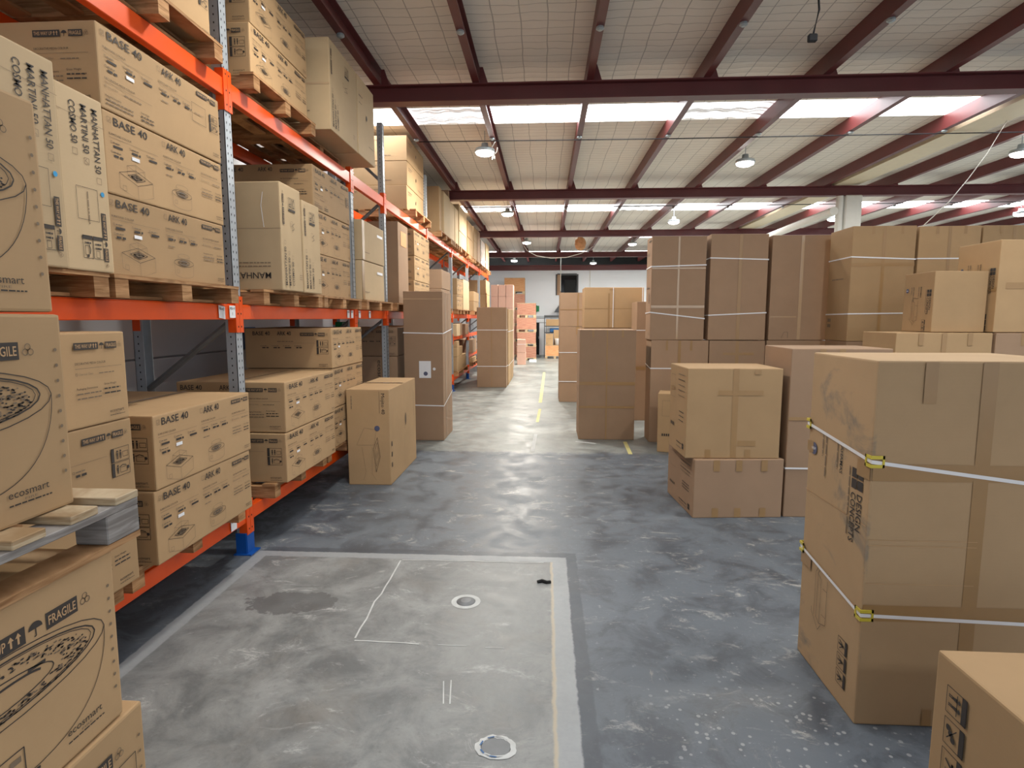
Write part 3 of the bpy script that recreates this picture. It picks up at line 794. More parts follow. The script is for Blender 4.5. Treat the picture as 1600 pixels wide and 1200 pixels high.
# ------------------------------------------------------------------ pallet rack
XF, XB = -2.14, -2.88
FR = [1.22, 3.955, 6.47, 7.80, 10.58, 13.37, 16.18, 19.05, 21.9]
rack = thing('pallet_rack', 'long orange and galvanised pallet rack standing along the left wall', 'rack', (XF, 3.955, 0))
def P(name, bm, m, par=rack, smooth=False):
    for v in bm.verts:
        v.co.x -= XF; v.co.y -= 3.955
    return link(name, fin(bm), m, par, smooth)
def post(y, x0, x1, front, holes, top):
    bm = bmesh.new(); yc = y-.045; t_ = .004
    xo, xi = (x1, x0) if front else (x0, x1)
    def q(xa, xb, ya, yb): bx(bm, min(xa, xb), max(xa, xb), ya, yb, .004, top)
    q(xo, xo-(t_ if front else -t_), yc, yc+.09); q(x0, x1, yc, yc+t_); q(x0, x1, yc+.09-t_, yc+.09)
    if holes:
        s = 1 if front else -1
        z = .15
        while z < top-.05:
            for yy in (yc+.022, yc+.062):
                quad(bm, [(xo+s*.0006, yy+dy, z+dz) for dy, dz in ((0, -.010), (.007, -.004), (.009, .008), (-.001, .008))], 1)
            quad(bm, [(x0+.03+dx, yc-.0006, z+.02+dz) for dx, dz in ((0, -.006), (.008, -.006), (.008, .006), (0, .006))], 1)
            z += .05
    return P('upright_post', bm, ['galv', 'hole'])
for i, y in enumerate(FR):
    h = i in (1, 2, 3, 4)
    tp = 3.282 if i in (2, 5, 6, 7, 8) else 4.23
    o = post(y, XF-.07, XF, True, h, tp); post(y, XB, XB+.07, False, i in (1, 2), tp)
    bm = bmesh.new(); bx(bm, XF-.09, XF+.04, y-.07, y+.07, 0, .008); bx(bm, XF+.001, XF+.006, y-.05, y+.05, .008, .16); bx(bm, XF-.075, XF+.001, y-.056, y-.050, .008, .16); bx(bm, XF-.075, XF+.001, y+.050, y+.056, .008, .16)
    P('foot_plate', bm, 'bluefoot')
    for a, b in ((( XF-.05, .25), (XB+.05, 1.15)), ((XB+.05, 1.19), (XF-.05, 1.68)), ((XF-.05, 1.95), (XB+.05, 2.6)), ((XB+.05, 2.68), (XF-.05, 3.22)), ((XF-.05, 3.5), (XB+.05, 4.1))):
        if b[1] > tp: continue
        bm = bmesh.new(); tube(bm, [(a[0], y, a[1]), (b[0], y, b[1])], .022, 6); P('brace', bm, 'galvdark')
LV = {'base': (.235, .335), 'mid': (1.69, 1.79), 'top': (3.165, 3.28)}
def beam(i, z0, z1, front=True, stickers=()):
    y0, y1 = FR[i]+.046, FR[i+1]-.046
    x1 = XF+.002 if front else XB+.052; x0 = x1-.05
    bm = bmesh.new(); bx(bm, x0, x1, y0, y1, z0, z1, bev=.004)
    bx(bm, x0+.002, x1-.015, y0, y1, z1+.0005, z1+.004)
    o = P('load_beam', bm, 'orange')
    for e, s in ((FR[i], 1), (FR[i+1], -1)):
        bm = bmesh.new(); xo = x1+(.004 if front else 0)
        if front:
            bx(bm, xo-.002, xo+.004, e+s*.002 if s > 0 else e-.044, e+.044 if s > 0 else e-.002, z0-.09, z1+.06)
            bx(bm, x0, xo+.004, e+s*.0455-(.0 if s > 0 else .004), e+s*.0455+(.004 if s > 0 else .0), z0-.09, z1+.06)
        else: bx(bm, x0, x1+.004, e+s*.047-.002, e+s*.047+.002, z0-.08, z1+.05)
        for zz in (z0-.05, z0+.04, z1+.03):
            if front: quad(bm, [(xo+.0046, e+s*.02+a, zz+b) for a, b in ((-.006, -.006), (.006, -.006), (.006, .006), (-.006, .006))], 1)
        P('end_connector', bm, ['orange', 'hole'], o)
    for yy, tx, tl in stickers:
        bm = bmesh.new(); quad(bm, [(x1+.007, yy+a, z0+.012+b+tl*a) for a, b in ((0, 0), (.075, 0), (.075, .082), (0, .082))])
        st = P('location_sticker', bm, 'white', o)
        d = D(); d.text(tx[0], .008, .055, .017, INK, .058, True)
        if len(tx) > 1: d.text(tx[1], .034, .018, .020, INK, None, True)
        bm = bmesh.new()
        for pts, m, z in d.p: quad(bm, [(x1+.0078, yy+a, z0+.012+b+tl*a) for a, b in pts])
        P('sticker_lettering', bm, 'ink', o)
for i in range(8):
    for lv, (a, b) in LV.items():
        st = ()
        if lv == 'mid' and i == 0: st = ((3.70, ('RB-H2',), -.12), (3.83, ('RB-H', '1'), 0))
        if lv == 'mid' and i == 1: st = ((6.18, ('RB-H1',), 0), (6.30, ('RB-H2',), 0))
        if lv == 'mid' and i == 2: st = ((6.56, ('RB-H3',), 0), (6.95, ('RB-H4',), 0))
        if lv == 'base' and i == 0: st = ((3.70, ('RB-L2',), 0),)
        if lv == 'mid' and i == 5: st = ((13.43, ('RB-H6',), 0),)
        beam(i, a, b, True, st); beam(i, a, b, False)
beam(5, 1.18, 1.27); beam(5, 1.18, 1.27, False); beam(6, .60, .70); beam(6, .60, .70, False); beam(6, 1.18, 1.27); beam(6, 1.18, 1.27, False)

# ------------------------------------------------------------------ cartons on the rack
G1, G2, G3 = 'cartons on the middle rack level', 'cartons on the bottom rack level', 'cartons on the top rack level'
zb, zm, zt = .453, 1.908, 3.398
fs = (('+x', 'front'), ('-y', 'side')); fb = (('+x', 'frontb'), ('-y', 'side')); fs2 = (('+x', 'front'), ('-y', 'side1'))
def stack(specs, x0, x1, y0, y1, z, hs, group, mats='kraft', prints=fs, **kw):
    for s, h, i in zip(specs, hs, range(99)):
        p = prints[i] if isinstance(prints, list) else prints
        j = (hash(s) % 7-3)*.0
        k2 = dict(kw)
        if i < len(specs)-1: k2.pop('tape', None)
        carton(s, x0+.004*((i*5) % 3), x1+.004*((i*7) % 3), y0+.006*((i*3) % 4), y1+.005*((i*3) % 4), z, z+h-.001, mats, p, group=group, **(kw if p and ('+x', 'wl') in p else k2)); z += h
# nearest bay
stack(['flat printed carton, lowest of three on the middle shelf of the nearest bay', 'flat printed carton, middle one of three on the middle shelf of the nearest bay', 'flat printed carton on top of the three stacked right of the upright narrow cartons'],
      -2.93, -2.08, 2.70, 3.72, zm, [.386]*3, G1, 'kraft', [fs, fs, fb])
carton('upright narrow pale carton with blue dot, touching the flat stack on the middle shelf', -2.7, -2.02, 2.385, 2.655, zm, 2.678, 'pale', (('+x', 'man'),), group=G1)
carton('upright narrow pale carton with blue dot, partly behind the bowl-printed carton at far left', -2.7, -2.0, 2.10, 2.378, zm, 2.735, 'pale', (('+x', 'man'),), group=G1)
stack(['flat printed carton, lower of two left of the blue-footed post in the nearest bay', 'flat printed carton with open top flap edge below the diagonal brace, nearest bay'],
      -2.79, -1.94, 2.70, 3.645, zb, [.385, .385], G2, 'kraft', [fs2, fs2], tape=(('+z', .48, 0, .52, 1),), tm='cleartape')
stack(['kraft carton at the bottom of the end stack behind the loose pallet', 'kraft carton with lifting symbols, middle of the end stack behind the loose pallet', 'kraft carton with short text lines, top of the end stack behind the tall bowl-printed pile'],
      -2.90, -1.95, 1.72, 2.575, zb, [.385, .40, .405], G2, 'kraft', [(('+x', 'side'),), (('+x', 'side1'),), (('+x', 'side'),)])
stack(['plain-fronted carton above the top orange beam at the upper left corner', 'carton on the cut-off pile at the upper left corner, upper one'],
      -2.93, -2.08, 2.72, 3.70, zt, [.40, .40], G3, 'kraft', (('+x', 'frontb'),))
# second bay
stack(['flat printed carton, lower of two on the top rack level beside the galvanised post', 'flat printed carton, upper of two near the roof beside the galvanised post'],
      -2.93, -2.08, 4.19, 5.17, zt, [.365, .365], G3, 'kraft', fs2)
carton('big upright carton overhanging the top pallet edge, with a crease across its end', -2.75, -1.94, 5.36, 6.12, zt, 4.19, 'pale', (('+x', 'manf'), ('-y', 'faint')), group=G3, tape=(('-y', 0, .49, 1, .51),), tm='cleartape')
carton('narrower upright carton overhanging the top pallet, against the first roof beam', -2.75, -1.94, 6.135, 6.73, zt, 4.19, 'pale', (('+x', 'faintf'),), group=G3)
carton('upright carton with upside-down heading on its end, middle shelf of the second bay', -2.75, -1.95, 4.27, 4.645, zm, 2.70, 'pale', (('+x', 'manf'), ('-y', 'mans')), group=G1)
carton('slim upright carton just right of the one with the upside-down heading', -2.75, -1.96, 4.685, 5.055, zm, 2.652, 'pale', (('+x', 'manf'),), group=G1)
stack(['flat printed carton at the bottom of the stack beside the slim upright cartons', 'flat printed carton in the middle of the stack beside the slim upright cartons', 'flat printed carton topping the stack behind the upright cartons, end label in shade'],
      -3.0, -2.15, 5.37, 6.38, zm, [.40]*3, G1, 'kraft', [fs, fs, (('+x', 'frontb'), ('-y', 'side2'))])
stack(['flat printed carton, lower of two beside the tan box standing in the aisle', 'flat printed carton, upper of two just past the blue-footed post'],
      -2.80, -1.95, 4.19, 5.22, zb, [.385, .385], G2, 'kraft', [fs2, (('+x', 'front'), ('-y', 'side2'))], tape=(('+z', .48, 0, .52, 1),), tm='cleartape')
stack(['flat printed carton at the foot of the triple stack behind the tan aisle box', 'flat printed carton in the middle of the triple stack behind the tan aisle box', 'flat printed carton on top of the triple stack beneath the green exit sign'],
      -2.87, -2.024, 5.37, 6.29, zb, [.385]*3, G2, 'kraft', [fs, fs, (('+x', 'front'), ('-y', 'side1'))])
# short third bay
stack(['square carton with a white label, lower of two in the short rack bay', 'square carton with a white label, upper of two in the short rack bay'],
      -2.9, -2.07, 6.54, 7.44, zm, [.45, .45], G1, 'pale', (('+x', 'wl'),), tape=(('+x', 0, 0, .1, 1),))
# fourth bay
carton('tall narrow carton with an orange label on the middle rack level', -2.75, -2.07, 8.20, 8.80, zm, 3.05, 'brown', (('+x', 'org'),), group=G1)
stack(['flat printed carton low in the far stack behind the strapped tall carton', 'flat printed carton, middle of the far stack behind the strapped tall carton', 'flat printed carton, top of the far stack right of the orange label'],
      -2.75, -2.08, 9.22, 10.42, zm, [.39]*3, G1, 'kraft', fs)
stack(['square-ended kraft carton at the bottom of the triple pile on the top level', 'square-ended kraft carton in the middle of the triple pile on the top level', 'square-ended kraft carton crowning the triple pile, black spot on its side'],
      -3.2, -2.17, 9.22, 10.48, zt, [.37, .37, .38], G3, 'kraft', (('+x', 'faintf'), ('-y', 'faint')))
stack(['upright carton with dark lettering set in the shaded bottom of the fourth bay', 'shaded dark kraft carton above the one with dark lettering in the fourth bay'],
      -2.8, -2.05, 7.95, 8.75, zb, [.72, .40], G2, 'brown', [(('-y', 'eco'),), (('-y', 'side1'),)])
stack(['shaded carton low behind the strapped tall carton beside the rack', 'shaded carton stacked second behind the strapped tall carton beside the rack'],
      -2.8, -2.07, 9.2, 10.3, zb, [.56, .56], G2, 'brown', ())
# fifth to eighth bays, middle level
stack(['plain carton directly behind the strapped tall carton, lower one', 'plain carton showing above the strapped tall carton'], -2.8, -2.06, 11.55, 12.6, zm, [.38, .38], G1, 'brown', ())
stack(['printed carton, lower of two beyond the strapped tall carton', 'printed carton, upper of two beyond the strapped tall carton'], -2.8, -2.06, 13.55, 14.5, zm, [.35, .37], G1, 'kraft', (('+x', 'front'),))
carton('tall yellowish carton next to the two printed ones on the far middle level', -2.75, -2.06, 14.62, 15.75, zm, 2.67, 'pale', group=G1)
stack(['kraft carton, lower of the pair left of the wide strapped carton', 'kraft carton, upper of the pair left of the wide strapped carton'], -2.75, -2.06, 16.75, 18.0, zm, [.28, .28], G1, 'kraft', ())
stack(['kraft carton under the bright one at the far end of the middle level', 'bright kraft carton at the far end of the middle level by the wrapped pink load'], -2.75, -2.06, 20.2, 21.6, zm, [.62, .48], G1, 'kraft', ())
# top level, going away
def top(labs, y0, y1, zs, X=-2.1, mat='kraft', prints=()):
    z = zt
    for i, (l, z1) in enumerate(zip(labs, zs)):
        carton(l, X-.75, X+.005*i, y0, y1, z, z1-.002, mat, prints, group=G3); z = z1
top(['carton with a ringed mark, first on the top level past the triple pile'], 11.64, 11.93, [4.285], -2.1, 'kraft', (('-y', 'faint'),))
top(['upright light carton second on the top level past the triple pile'], 11.96, 12.71, [4.25], -2.06, 'pale')
top(['brown carton reaching the roof purlin behind the second light carton'], 12.735, 12.925, [4.44], -2.1, 'brown')
top(['tall pale carton just before the second roof beam'], 12.94, 13.60, [4.255], -2.1, 'pale')
top(['slim pale carton right after the tall pale one below the second roof beam'], 13.66, 14.17, [4.26], -2.1, 'pale')
top(['pale carton, lower of the double stack under the second roof beam', 'pale carton, upper of the double stack under the second roof beam'], 14.27, 15.68, [3.82, 4.44], -2.1, 'pale')
top(['yellow-lit carton, lower of the narrow pair on the far top level', 'yellow-lit carton, upper of the narrow pair on the far top level'], 15.88, 17.0, [3.88, 4.32])
top(['slim carton, lower one left of the last wrapped carton', 'slim carton, upper one left of the last wrapped carton'], 17.16, 17.97, [3.96, 4.36])
top(['brown-ended carton with a dark mark on the far top level'], 18.14, 18.84, [4.40], -2.1, 'brown')
top(['carton veiled in shiny stretch wrap on the far top level'], 19.2, 20.4, [4.25], -2.1, 'wrap')
top(['last pale carton at the far end of the top rack level'], 20.7, 21.84, [4.32], -2.1, 'pale')
# bottom levels of the far bays
for j, (y0, y1, z0, z1, lab) in enumerate([
    (13.5, 13.9, zb, .80, 'small carton in the lower row, first past the blue-footed far post'), (13.93, 14.4, zb, .80, 'small carton in the lower row, second past the far post'),
    (14.43, 15.0, zb, .80, 'small carton in the lower row, third past the far post'), (13.5, 13.9, .801, 1.02, 'small carton in the upper row, first past the far post'),
    (13.93, 14.4, .801, 1.02, 'small carton in the upper row, second past the far post'), (13.5, 13.85, 1.021, 1.16, 'little carton perched on the small rows past the far post')]):
    carton(lab, -2.6, -2.06, y0, y1, z0, z1, 'kraft', group=G2)
carton('small pale carton on the extra orange shelf beneath the middle beam', -2.6, -2.06, 13.5, 14.05, 1.275, 1.56, 'pale', group=G2)
carton('small brown carton next to the paper roll on the extra shelf', -2.6, -2.06, 14.95, 15.6, 1.275, 1.55, 'brown', group=G2)
bm = bmesh.new(); lathe(bm, [(.05, 0), (.22, 0), (.22, .30), (.05, .30)], 24); o = link('paper_roll', fin(bm), 'brown'); o.location = (-2.3, 14.5, 1.275); tag(o, 'brown paper roll standing on the extra orange shelf', 'roll')
carton('low carton on the bottom level of the far bay behind the wide strapped carton', -2.7, -2.06, 16.4, 17.3, zb, .58, 'kraft', group=G2)
carton('carton on the low extra shelf just left of the wide strapped carton', -2.7, -2.06, 16.4, 17.4, .705, 1.10, 'brown', group=G2)

# pallets on the rack (support every stack)
PB, PM, PT = .339, 1.794, 3.284
X0, X1 = -2.95, -2.03
for y0, y1, z, lab in [
    (2.62, 3.72, PB, 'pallet under the flat cartons at floor level, nearest bay'), (1.45, 2.57, PB, 'pallet under the end stack behind the loose pallet'),
    (2.66, 3.78, PM, 'pallet under the three flat cartons on the middle shelf'), (1.5, 2.63, PM, 'pallet under the upright narrow cartons, nearest bay'),
    (2.60, 3.74, PT, 'pallet above the top orange beam at the upper left'),
    (4.15, 5.20, PB, 'pallet under the two flat cartons beside the tan aisle box'), (5.23, 6.36, PB, 'pallet under the triple stack behind the tan aisle box'),
    (4.12, 5.24, PM, 'pallet under the upright cartons of the second bay'), (5.28, 6.38, PM, 'pallet under the stack of flat cartons, second bay middle shelf'),
    (4.12, 5.22, PT, 'pallet seen from below under the two top flat cartons'), (5.30, 6.40, PT, 'pallet beneath the overhanging upright cartons'),
    (6.56, 7.70, PM, 'pallet under the white-labelled cartons in the short bay'),
    (7.92, 8.95, PM, 'pallet under the orange-labelled carton'), (9.15, 10.42, PM, 'pallet under the far flat stack on the middle shelf'), (9.2, 10.46, PT, 'pallet under the triple pile on the top level'),
    (7.9, 8.95, PB, 'pallet under the shaded cartons in the fourth bay'), (9.1, 10.3, PB, 'pallet low behind the strapped tall carton'),
    (11.5, 12.7, PM, 'pallet under the plain cartons behind the strapped tall carton'), (13.5, 14.55, PM, 'pallet under the two printed cartons on the far middle level'),
    (14.6, 15.8, PM, 'pallet under the tall yellowish carton'), (16.7, 18.05, PM, 'pallet under the kraft pair left of the wide strapped carton'), (20.1, 21.7, PM, 'pallet at the far end of the middle level'),
    (11.45, 12.72, PT, 'pallet on the top level under the ring-marked and light cartons'), (12.74, 13.28, PT, 'short pallet on the top level under the tall pale carton'), (13.46, 14.18, PT, 'pallet on the top level under the slim pale carton'), (14.22, 15.7, PT, 'pallet under the double stack below the second roof beam'),
    (15.8, 16.10, PT, 'small pallet end just before the narrow yellow-lit pair'), (16.26, 17.05, PT, 'pallet under the narrow yellow-lit pair'), (17.1, 18.88, PT, 'pallet under the dark-marked carton on the far top level'), (19.1, 20.3, PT, 'pallet under the stretch-wrapped carton'), (20.6, 21.8, PT, 'last pallet on the far top level'),
    (13.45, 15.2, PB, 'pallet under the small carton rows past the far post'), (16.3, 17.5, PB, 'pallet on the bottom level behind the wide strapped carton')]:
    pallet(lab, X0, -2.22 if 'overhanging' in lab else X1, y0, y1, z+.003)

# green exit sign hung beneath the middle beam
t = thing('exit_sign', 'green running-man exit sign hanging below the orange beam in the rack', 'sign', (-2.372, 6.85, 1.515))
bm = bmesh.new(); bx(bm, -.14, .14, -.008, .008, 0, .14, bev=.003); link('panel', fin(bm), 'green', t)
d = D(); d.disc(.012, .108, .011, WHITE); d.line([(.008,.094),(-.004,.062)], .018, WHITE); d.line([(-.004,.062),(.018,.048),(.012,.022)], .009, WHITE); d.line([(-.004,.062),(-.018,.04),(-.036,.036)], .009, WHITE)
d.line([(.008,.09),(.028,.078),(.036,.088)], .007, WHITE); d.line([(.006,.09),(-.016,.086),(-.022,.07)], .007, WHITE); d.rect(-.045, .018, .045, .021, WHITE); d.box(-.05, .012, .05, .128, .004, WHITE)
bm = bmesh.new()
for pts, m, z in d.p: quad(bm, [(a, -.0092, b) for a, b in pts])
link('running_man', bm, 'white', t)
bm = bmesh.new(); tube(bm, [(-.1, 0, .14), (-.1, 0, .275)], .003, 5); tube(bm, [(.1, 0, .14), (.1, 0, .275)], .003, 5); link('hanger', fin(bm), 'galv', t)
bm = bmesh.new(); bx(bm, -.018, .018, -.2, .13, 0, .24, bev=.004); o = link('blue_panel', fin(bm), 'bin'); o.location = (-3.301, 6.30, 1.36); tag(o, 'blue panel on the left wall seen under the middle beam', 'panel')

# ------------------------------------------------------------------ loose pile at the left front
GF = 'bowl-printed cartons piled at the left front'
carton('lowest carton of the left front pile with only its framed label showing', -2.02, -1.25, .70, 1.622, 0, .518, 'kraft', (('+x', 'lab'),), group=GF)
carton('bowl-printed carton directly under the loose grey-edged pallet', -2.02, -1.262, .68, 1.562, .519, 1.030, 'kraft', (('+x', 'bowl'),), group=GF)
t = thing('pallet', 'weathered loose pallet between the bowl-printed cartons at left front', 'pallet', (-1.75, 1.12, 1.031))
for y in (-.53, -.36, -.19, -.01, .165, .335, .495):
    bm = bmesh.new(); bx(bm, -.35, .505-.012*(int(y*90) % 2), y-.047, y+.047, .125, .148, bev=.002)
    link('deck_board', fin(bm), 'woodlite', t)
for x in (-.30, .07, .45):
    bm = bmesh.new(); bx(bm, x-.05, x+.05, -.58, .545, .102, .1245, bev=.002); link('stringer_board', fin(bm), 'woodgrey', t)
    bm = bmesh.new(); bx(bm, x-.05, x+.05, -.58, .545, 0, .018); link('bottom_board', fin(bm), 'wood', t)
    for y in (-.52, 0, .48):
        bm = bmesh.new(); bx(bm, x-.05, x+.05, y-.065, y+.065, .0185, .1015, bev=.003); link('block', fin(bm), 'woodgrey' if x > .3 else 'wood', t)
carton('bowl-printed carton standing on the loose grey-edged pallet', -2.02, -1.325, .60, 1.525, 1.181, 1.715, 'kraft', (('+x', 'bowl'),), group=GF)
carton('bowl-printed carton topping the left front pile at eye level', -2.02, -1.33, .60, 1.512, 1.716, 2.262, 'kraft', (('+x', 'bowl'),), group=GF)

# ------------------------------------------------------------------ cartons standing along the aisle
GA = 'cartons standing in the aisle'
carton('tan upright carton with a round blue mark standing against the lower rack', -2.006, -1.56, 5.69, 6.86, 0, .99, 'kraft', (('-y', 'moj'), ('+x', 'mojs')), tape=(('+z', 0, .47, 1, .53),), group=GA, tm='cleartape')
carton('tall strapped carton with a white sheet label beside the rack', -1.945, -1.395, 7.88, 8.62, 0, 2.065, 'brown', (('-y', 'sheet'),),
       tape=(('-y', 0, .945, 1, .952), ('+x', .28, .0, .31, 1), ('+x', .62, 0, .64, 1)), straps=((1.50, 1.49, 1.54, 1.54), (.50, .49, .62, .60)), group=GA, tm='cleartape')
carton('wide dark kraft carton with two straps at the far end of the rack', -1.675, -.945, 14.16, 14.62, 0, 1.963, 'brown', (), tape=(('-y', .49, 0, .51, 1),), straps=(1.41, .52), group=GA)
carton('strapped carton right behind the wide dark kraft carton', -1.66, -.925, 14.66, 15.75, 0, 1.93, 'kraft', (), straps=(1.36, .5), group=GA)
carton('second strapped carton behind the wide dark kraft carton', -1.66, -.92, 15.78, 16.88, 0, 1.93, 'kraft', (), straps=(1.36, .5), group=GA)

GC = 'tall cartons in the middle island'
vt = lambda f, u=.5, w=.02: (f, u-w, 0, u+w, 1)
carton('tall plain carton with a centre seam, front of the middle island', .475, 1.255, 8.07, 8.70, 0, 1.543, 'brown', (), tape=(vt('-y', .49, .012), ('-y', 0, .50, 1, .53), ('-y', 0, .29, 1, .31), ('-y', .22, .93, .26, 1), ('-y', .74, .93, .78, 1)), group=GC)
carton('tall carton at the left rear of the middle island with two straps, lower of two', .285, .90, 11.74, 12.4, 0, 1.53, 'brown', (), straps=(1.01, .42), tape=(('-y', .55, .9, .65, 1),), group=GC)
carton('carton topping the left rear stack of the middle island', .285, .90, 11.74, 12.4, 1.532, 2.208, 'brown', (), tape=(vt('-y', .6), ('-y', 0, .49, 1, .51)), group=GC)
carton('base carton beneath the string-tied carton of the middle island', .68, 1.72, 10.32, 10.9, 0, 1.525, 'brown', group=GC)
isl = carton('wide carton tied with an upright white string on top of the middle island', .68, 1.72, 10.32, 10.9, 1.526, 2.235, 'kraft', (), tape=(('-y', 0, .47, .85, .485), ('-y', .40, 0, .43, .85), ('-y', .42, .93, .50, .95)), group=GC)
for u in (-.015, .49):
    bm = bmesh.new(); bx(bm, u-.006, u+.006, -.297, -.2935, .01, .70); link('string', fin(bm), 'strap', isl)
carton('tall shaded carton at the right of the middle island', 1.495, 2.1, 9.66, 10.25, 0, 1.97, 'brown', (), straps=(1.50,), tape=(('-y', 0, .43, 1, .46),), group=GC)

# ------------------------------------------------------------------ right-hand wall of cartons
GR = 'large cartons stacked on the right'
carton('big scuffed strapped carton with yellow corner clips at right front', 1.305, 2.135, 2.34, 2.905, 0, 1.535, 'scuffed', (('-x', 'design'), ('-y', 'crease'), ('-x', 'creases')),
       tape=(vt('-y', .51, .035), ('-y', 0, .685, 1, .73), ('-y', .0, .30, 1, .345), ('-y', .215, .89, .275, 1), ('-y', .33, 0, .375, .05), ('-y', .7, .89, .76, 1), ('-x', .82, .685, 1, .73), ('-x', 0, .685, .12, .72), ('-x', 0, .31, .2, .35)),
       straps=((1.13, 1.02, 1.08, 1.185), (.485, .46, .5, .555)), prot=True, group=GR)
carton('carton with framed handling symbols cut off at the lower right corner', 1.195, 2.05, .85, 1.735, 0, .70, 'kraft', (('-x', 'marks'),), tape=(('+z', .42, 0, .58, 1),), group=GR, rot=0)
carton('squat carton with taped flaps on the floor below a taller carton', 1.235, 2.005, 4.90, 5.66, 0, .51, 'brown', (('-x', 'lines'),), rot=4.5,
       tape=tuple(('-y', u-.035, a, u+.035, b) for u in (.25, .5, .78) for a, b in ((0, .17), (.8, 1))), group=GR)
carton('cube carton with crossed brown tape resting on the squat carton', 1.185, 1.985, 4.93, 5.50, .511, 1.285, 'kraft', (('-x', 'lines'),), rot=2,
       tape=(vt('-y', .51, .03), ('-y', .33, .70, .80, .755), ('-y', .55, .14, .74, .20), ('-y', .21, 0, .27, .10), ('-y', .63, 0, .69, .10), ('-y', .7, .93, .77, .98), ('-x', .1, .7, .3, .74)), group=GR)
carton('tall carton standing behind the scuffed strapped carton', 2.05, 2.875, 4.945, 5.55, 0, 1.452, 'brown', (), tape=(('-y', .28, .86, .34, 1), ('-y', 0, .58, 1, .60), vt('-y', .5, .03)), straps=(.43,), group=GR)
carton('small carton with side printing half hidden behind the cube carton', 1.47, 1.95, 7.30, 7.68, 0, .755, 'kraft', (('-x', 'st'), ('-y', 'lines')), rot=-14, group=GR)
# back row, two high, running to the right
YR0, YR1 = 7.95, 8.32
row = [(1.452, 2.225), (2.275, 3.075), (3.12, 3.895)]
labs = ['leftmost', 'second', 'third']
carton('lower carton at the left end of the big right wall, grey patch on its side', 1.43, 2.20, YR0, YR1, 0, 1.405, 'brown', (('-x', 'gp'),), straps=((1.02, 1.02, 1.02, 1.06),), tape=(vt('-y', .5, .025), ('-y', .26, .9, .30, 1), ('-y', .68, .9, .72, 1)), group=GR)
carton('lower carton second from the left end of the big right wall, taped cross', 2.21, 2.945, YR0, YR1, 0, 1.40, 'brown', (), tape=(vt('-y', .5, .03), ('-y', .25, .86, .8, .885)), group=GR)
carton('lower carton third from the left end of the big right wall', 2.96, 3.76, YR0, YR1, 0, 1.405, 'brown', (), group=GR)
carton('upper carton at the left end of the big right wall, white tape cross', 1.41, 2.13, YR0, YR1, 1.407, 2.782, 'brown', (('-x', 'side1'),), tape=(vt('-y', .5, .018), ('-y', 0, .685, 1, .70), ('-y', 0, .31, 1, .335)), straps=((.975, .995, .99, .97), (.37, .285, .3, .36)), group=GR, tm='cleartape')
carton('upper carton second in the big right wall, two straps', 2.18, 2.935, YR0, YR1, 1.407, 2.802, 'brown', (), tape=(vt('-y', .52, .03),), straps=((1.085, 1.06, 1.06, 1.08), (.33, .365, .36, .33)), group=GR)
carton('upper carton third in the big right wall, without straps, seam off centre', 2.975, 3.76, YR0, YR1, 1.407, 2.782, 'brown', (('-y', 'hand'),), tape=(vt('-y', .50, .026), ('-y', .02, .22, .45, .23)), tm='cleartape', group=GR)
YD0, YD1 = 7.25, 7.80
carton('lower carton under the tall pair nearest the white column', 3.645, 4.38, YD0, YD1, 0, 1.418, 'brown', group=GR)
carton('tall bright carton with two straps below the white column', 3.64, 4.375, YD0, YD1, 1.42, 2.785, 'kraft', (('-x', 'big'),), tape=(vt('-y', .5, .025), ('-y', 0, .655, 1, .685), ('-y', .3, .93, .345, 1), ('-y', .75, .93, .795, 1)), straps=((1.005, .975, .975, 1.0), (.33, .34, .335, .325)), group=GR)
for i, (a, b, lab) in enumerate([(4.40, 5.10, 'next right of the bright two-strap carton'), (5.12, 5.82, 'at the right picture edge behind the logo carton')]):
    carton('lower carton '+lab+', bottom row', a, b, YD0, YD1, 0, 1.418, 'brown', group=GR)
    carton('tall upper carton '+lab, a, b, YD0, YD1, 1.42, 2.78, 'kraft', (), tape=(vt('-y', .5, .025), ('-y', .27, .93, .32, 1), ('-y', .72, .93, .77, 1)), straps=(.98, ), group=GR)
# middle right group
carton('wide carton in the middle right, logo near its left edge, under two cartons', 3.38, 4.275, 5.80, 6.40, 0, 1.562, 'kraft', (('-x', 'designs'),), tape=(vt('-y', .5, .025), ('-y', .235, .92, .285, 1), ('-y', .74, .92, .79, 1)), group=GR)
carton('wide carton at the right edge supporting the logo carton', 4.295, 5.20, 5.80, 6.40, 0, 1.562, 'brown', (), tape=(vt('-y', .5, .025), ('-y', .26, .92, .31, 1)), group=GR)
carton('shaded-side carton standing on the wide carton left of the logo carton', 3.76, 4.26, 5.90, 6.38, 1.564, 2.155, 'kraft', (('-x', 'designs'),), group=GR)
carton('upright carton with a round dark mark and logo at the right picture edge', 4.28, 5.08, 5.82, 6.38, 1.564, 2.437, 'kraft', (('-x', 'designs'),), tape=(('-y', .1, .47, 1, .54), ('-x', .72, .45, 1, .49)), group=GR)

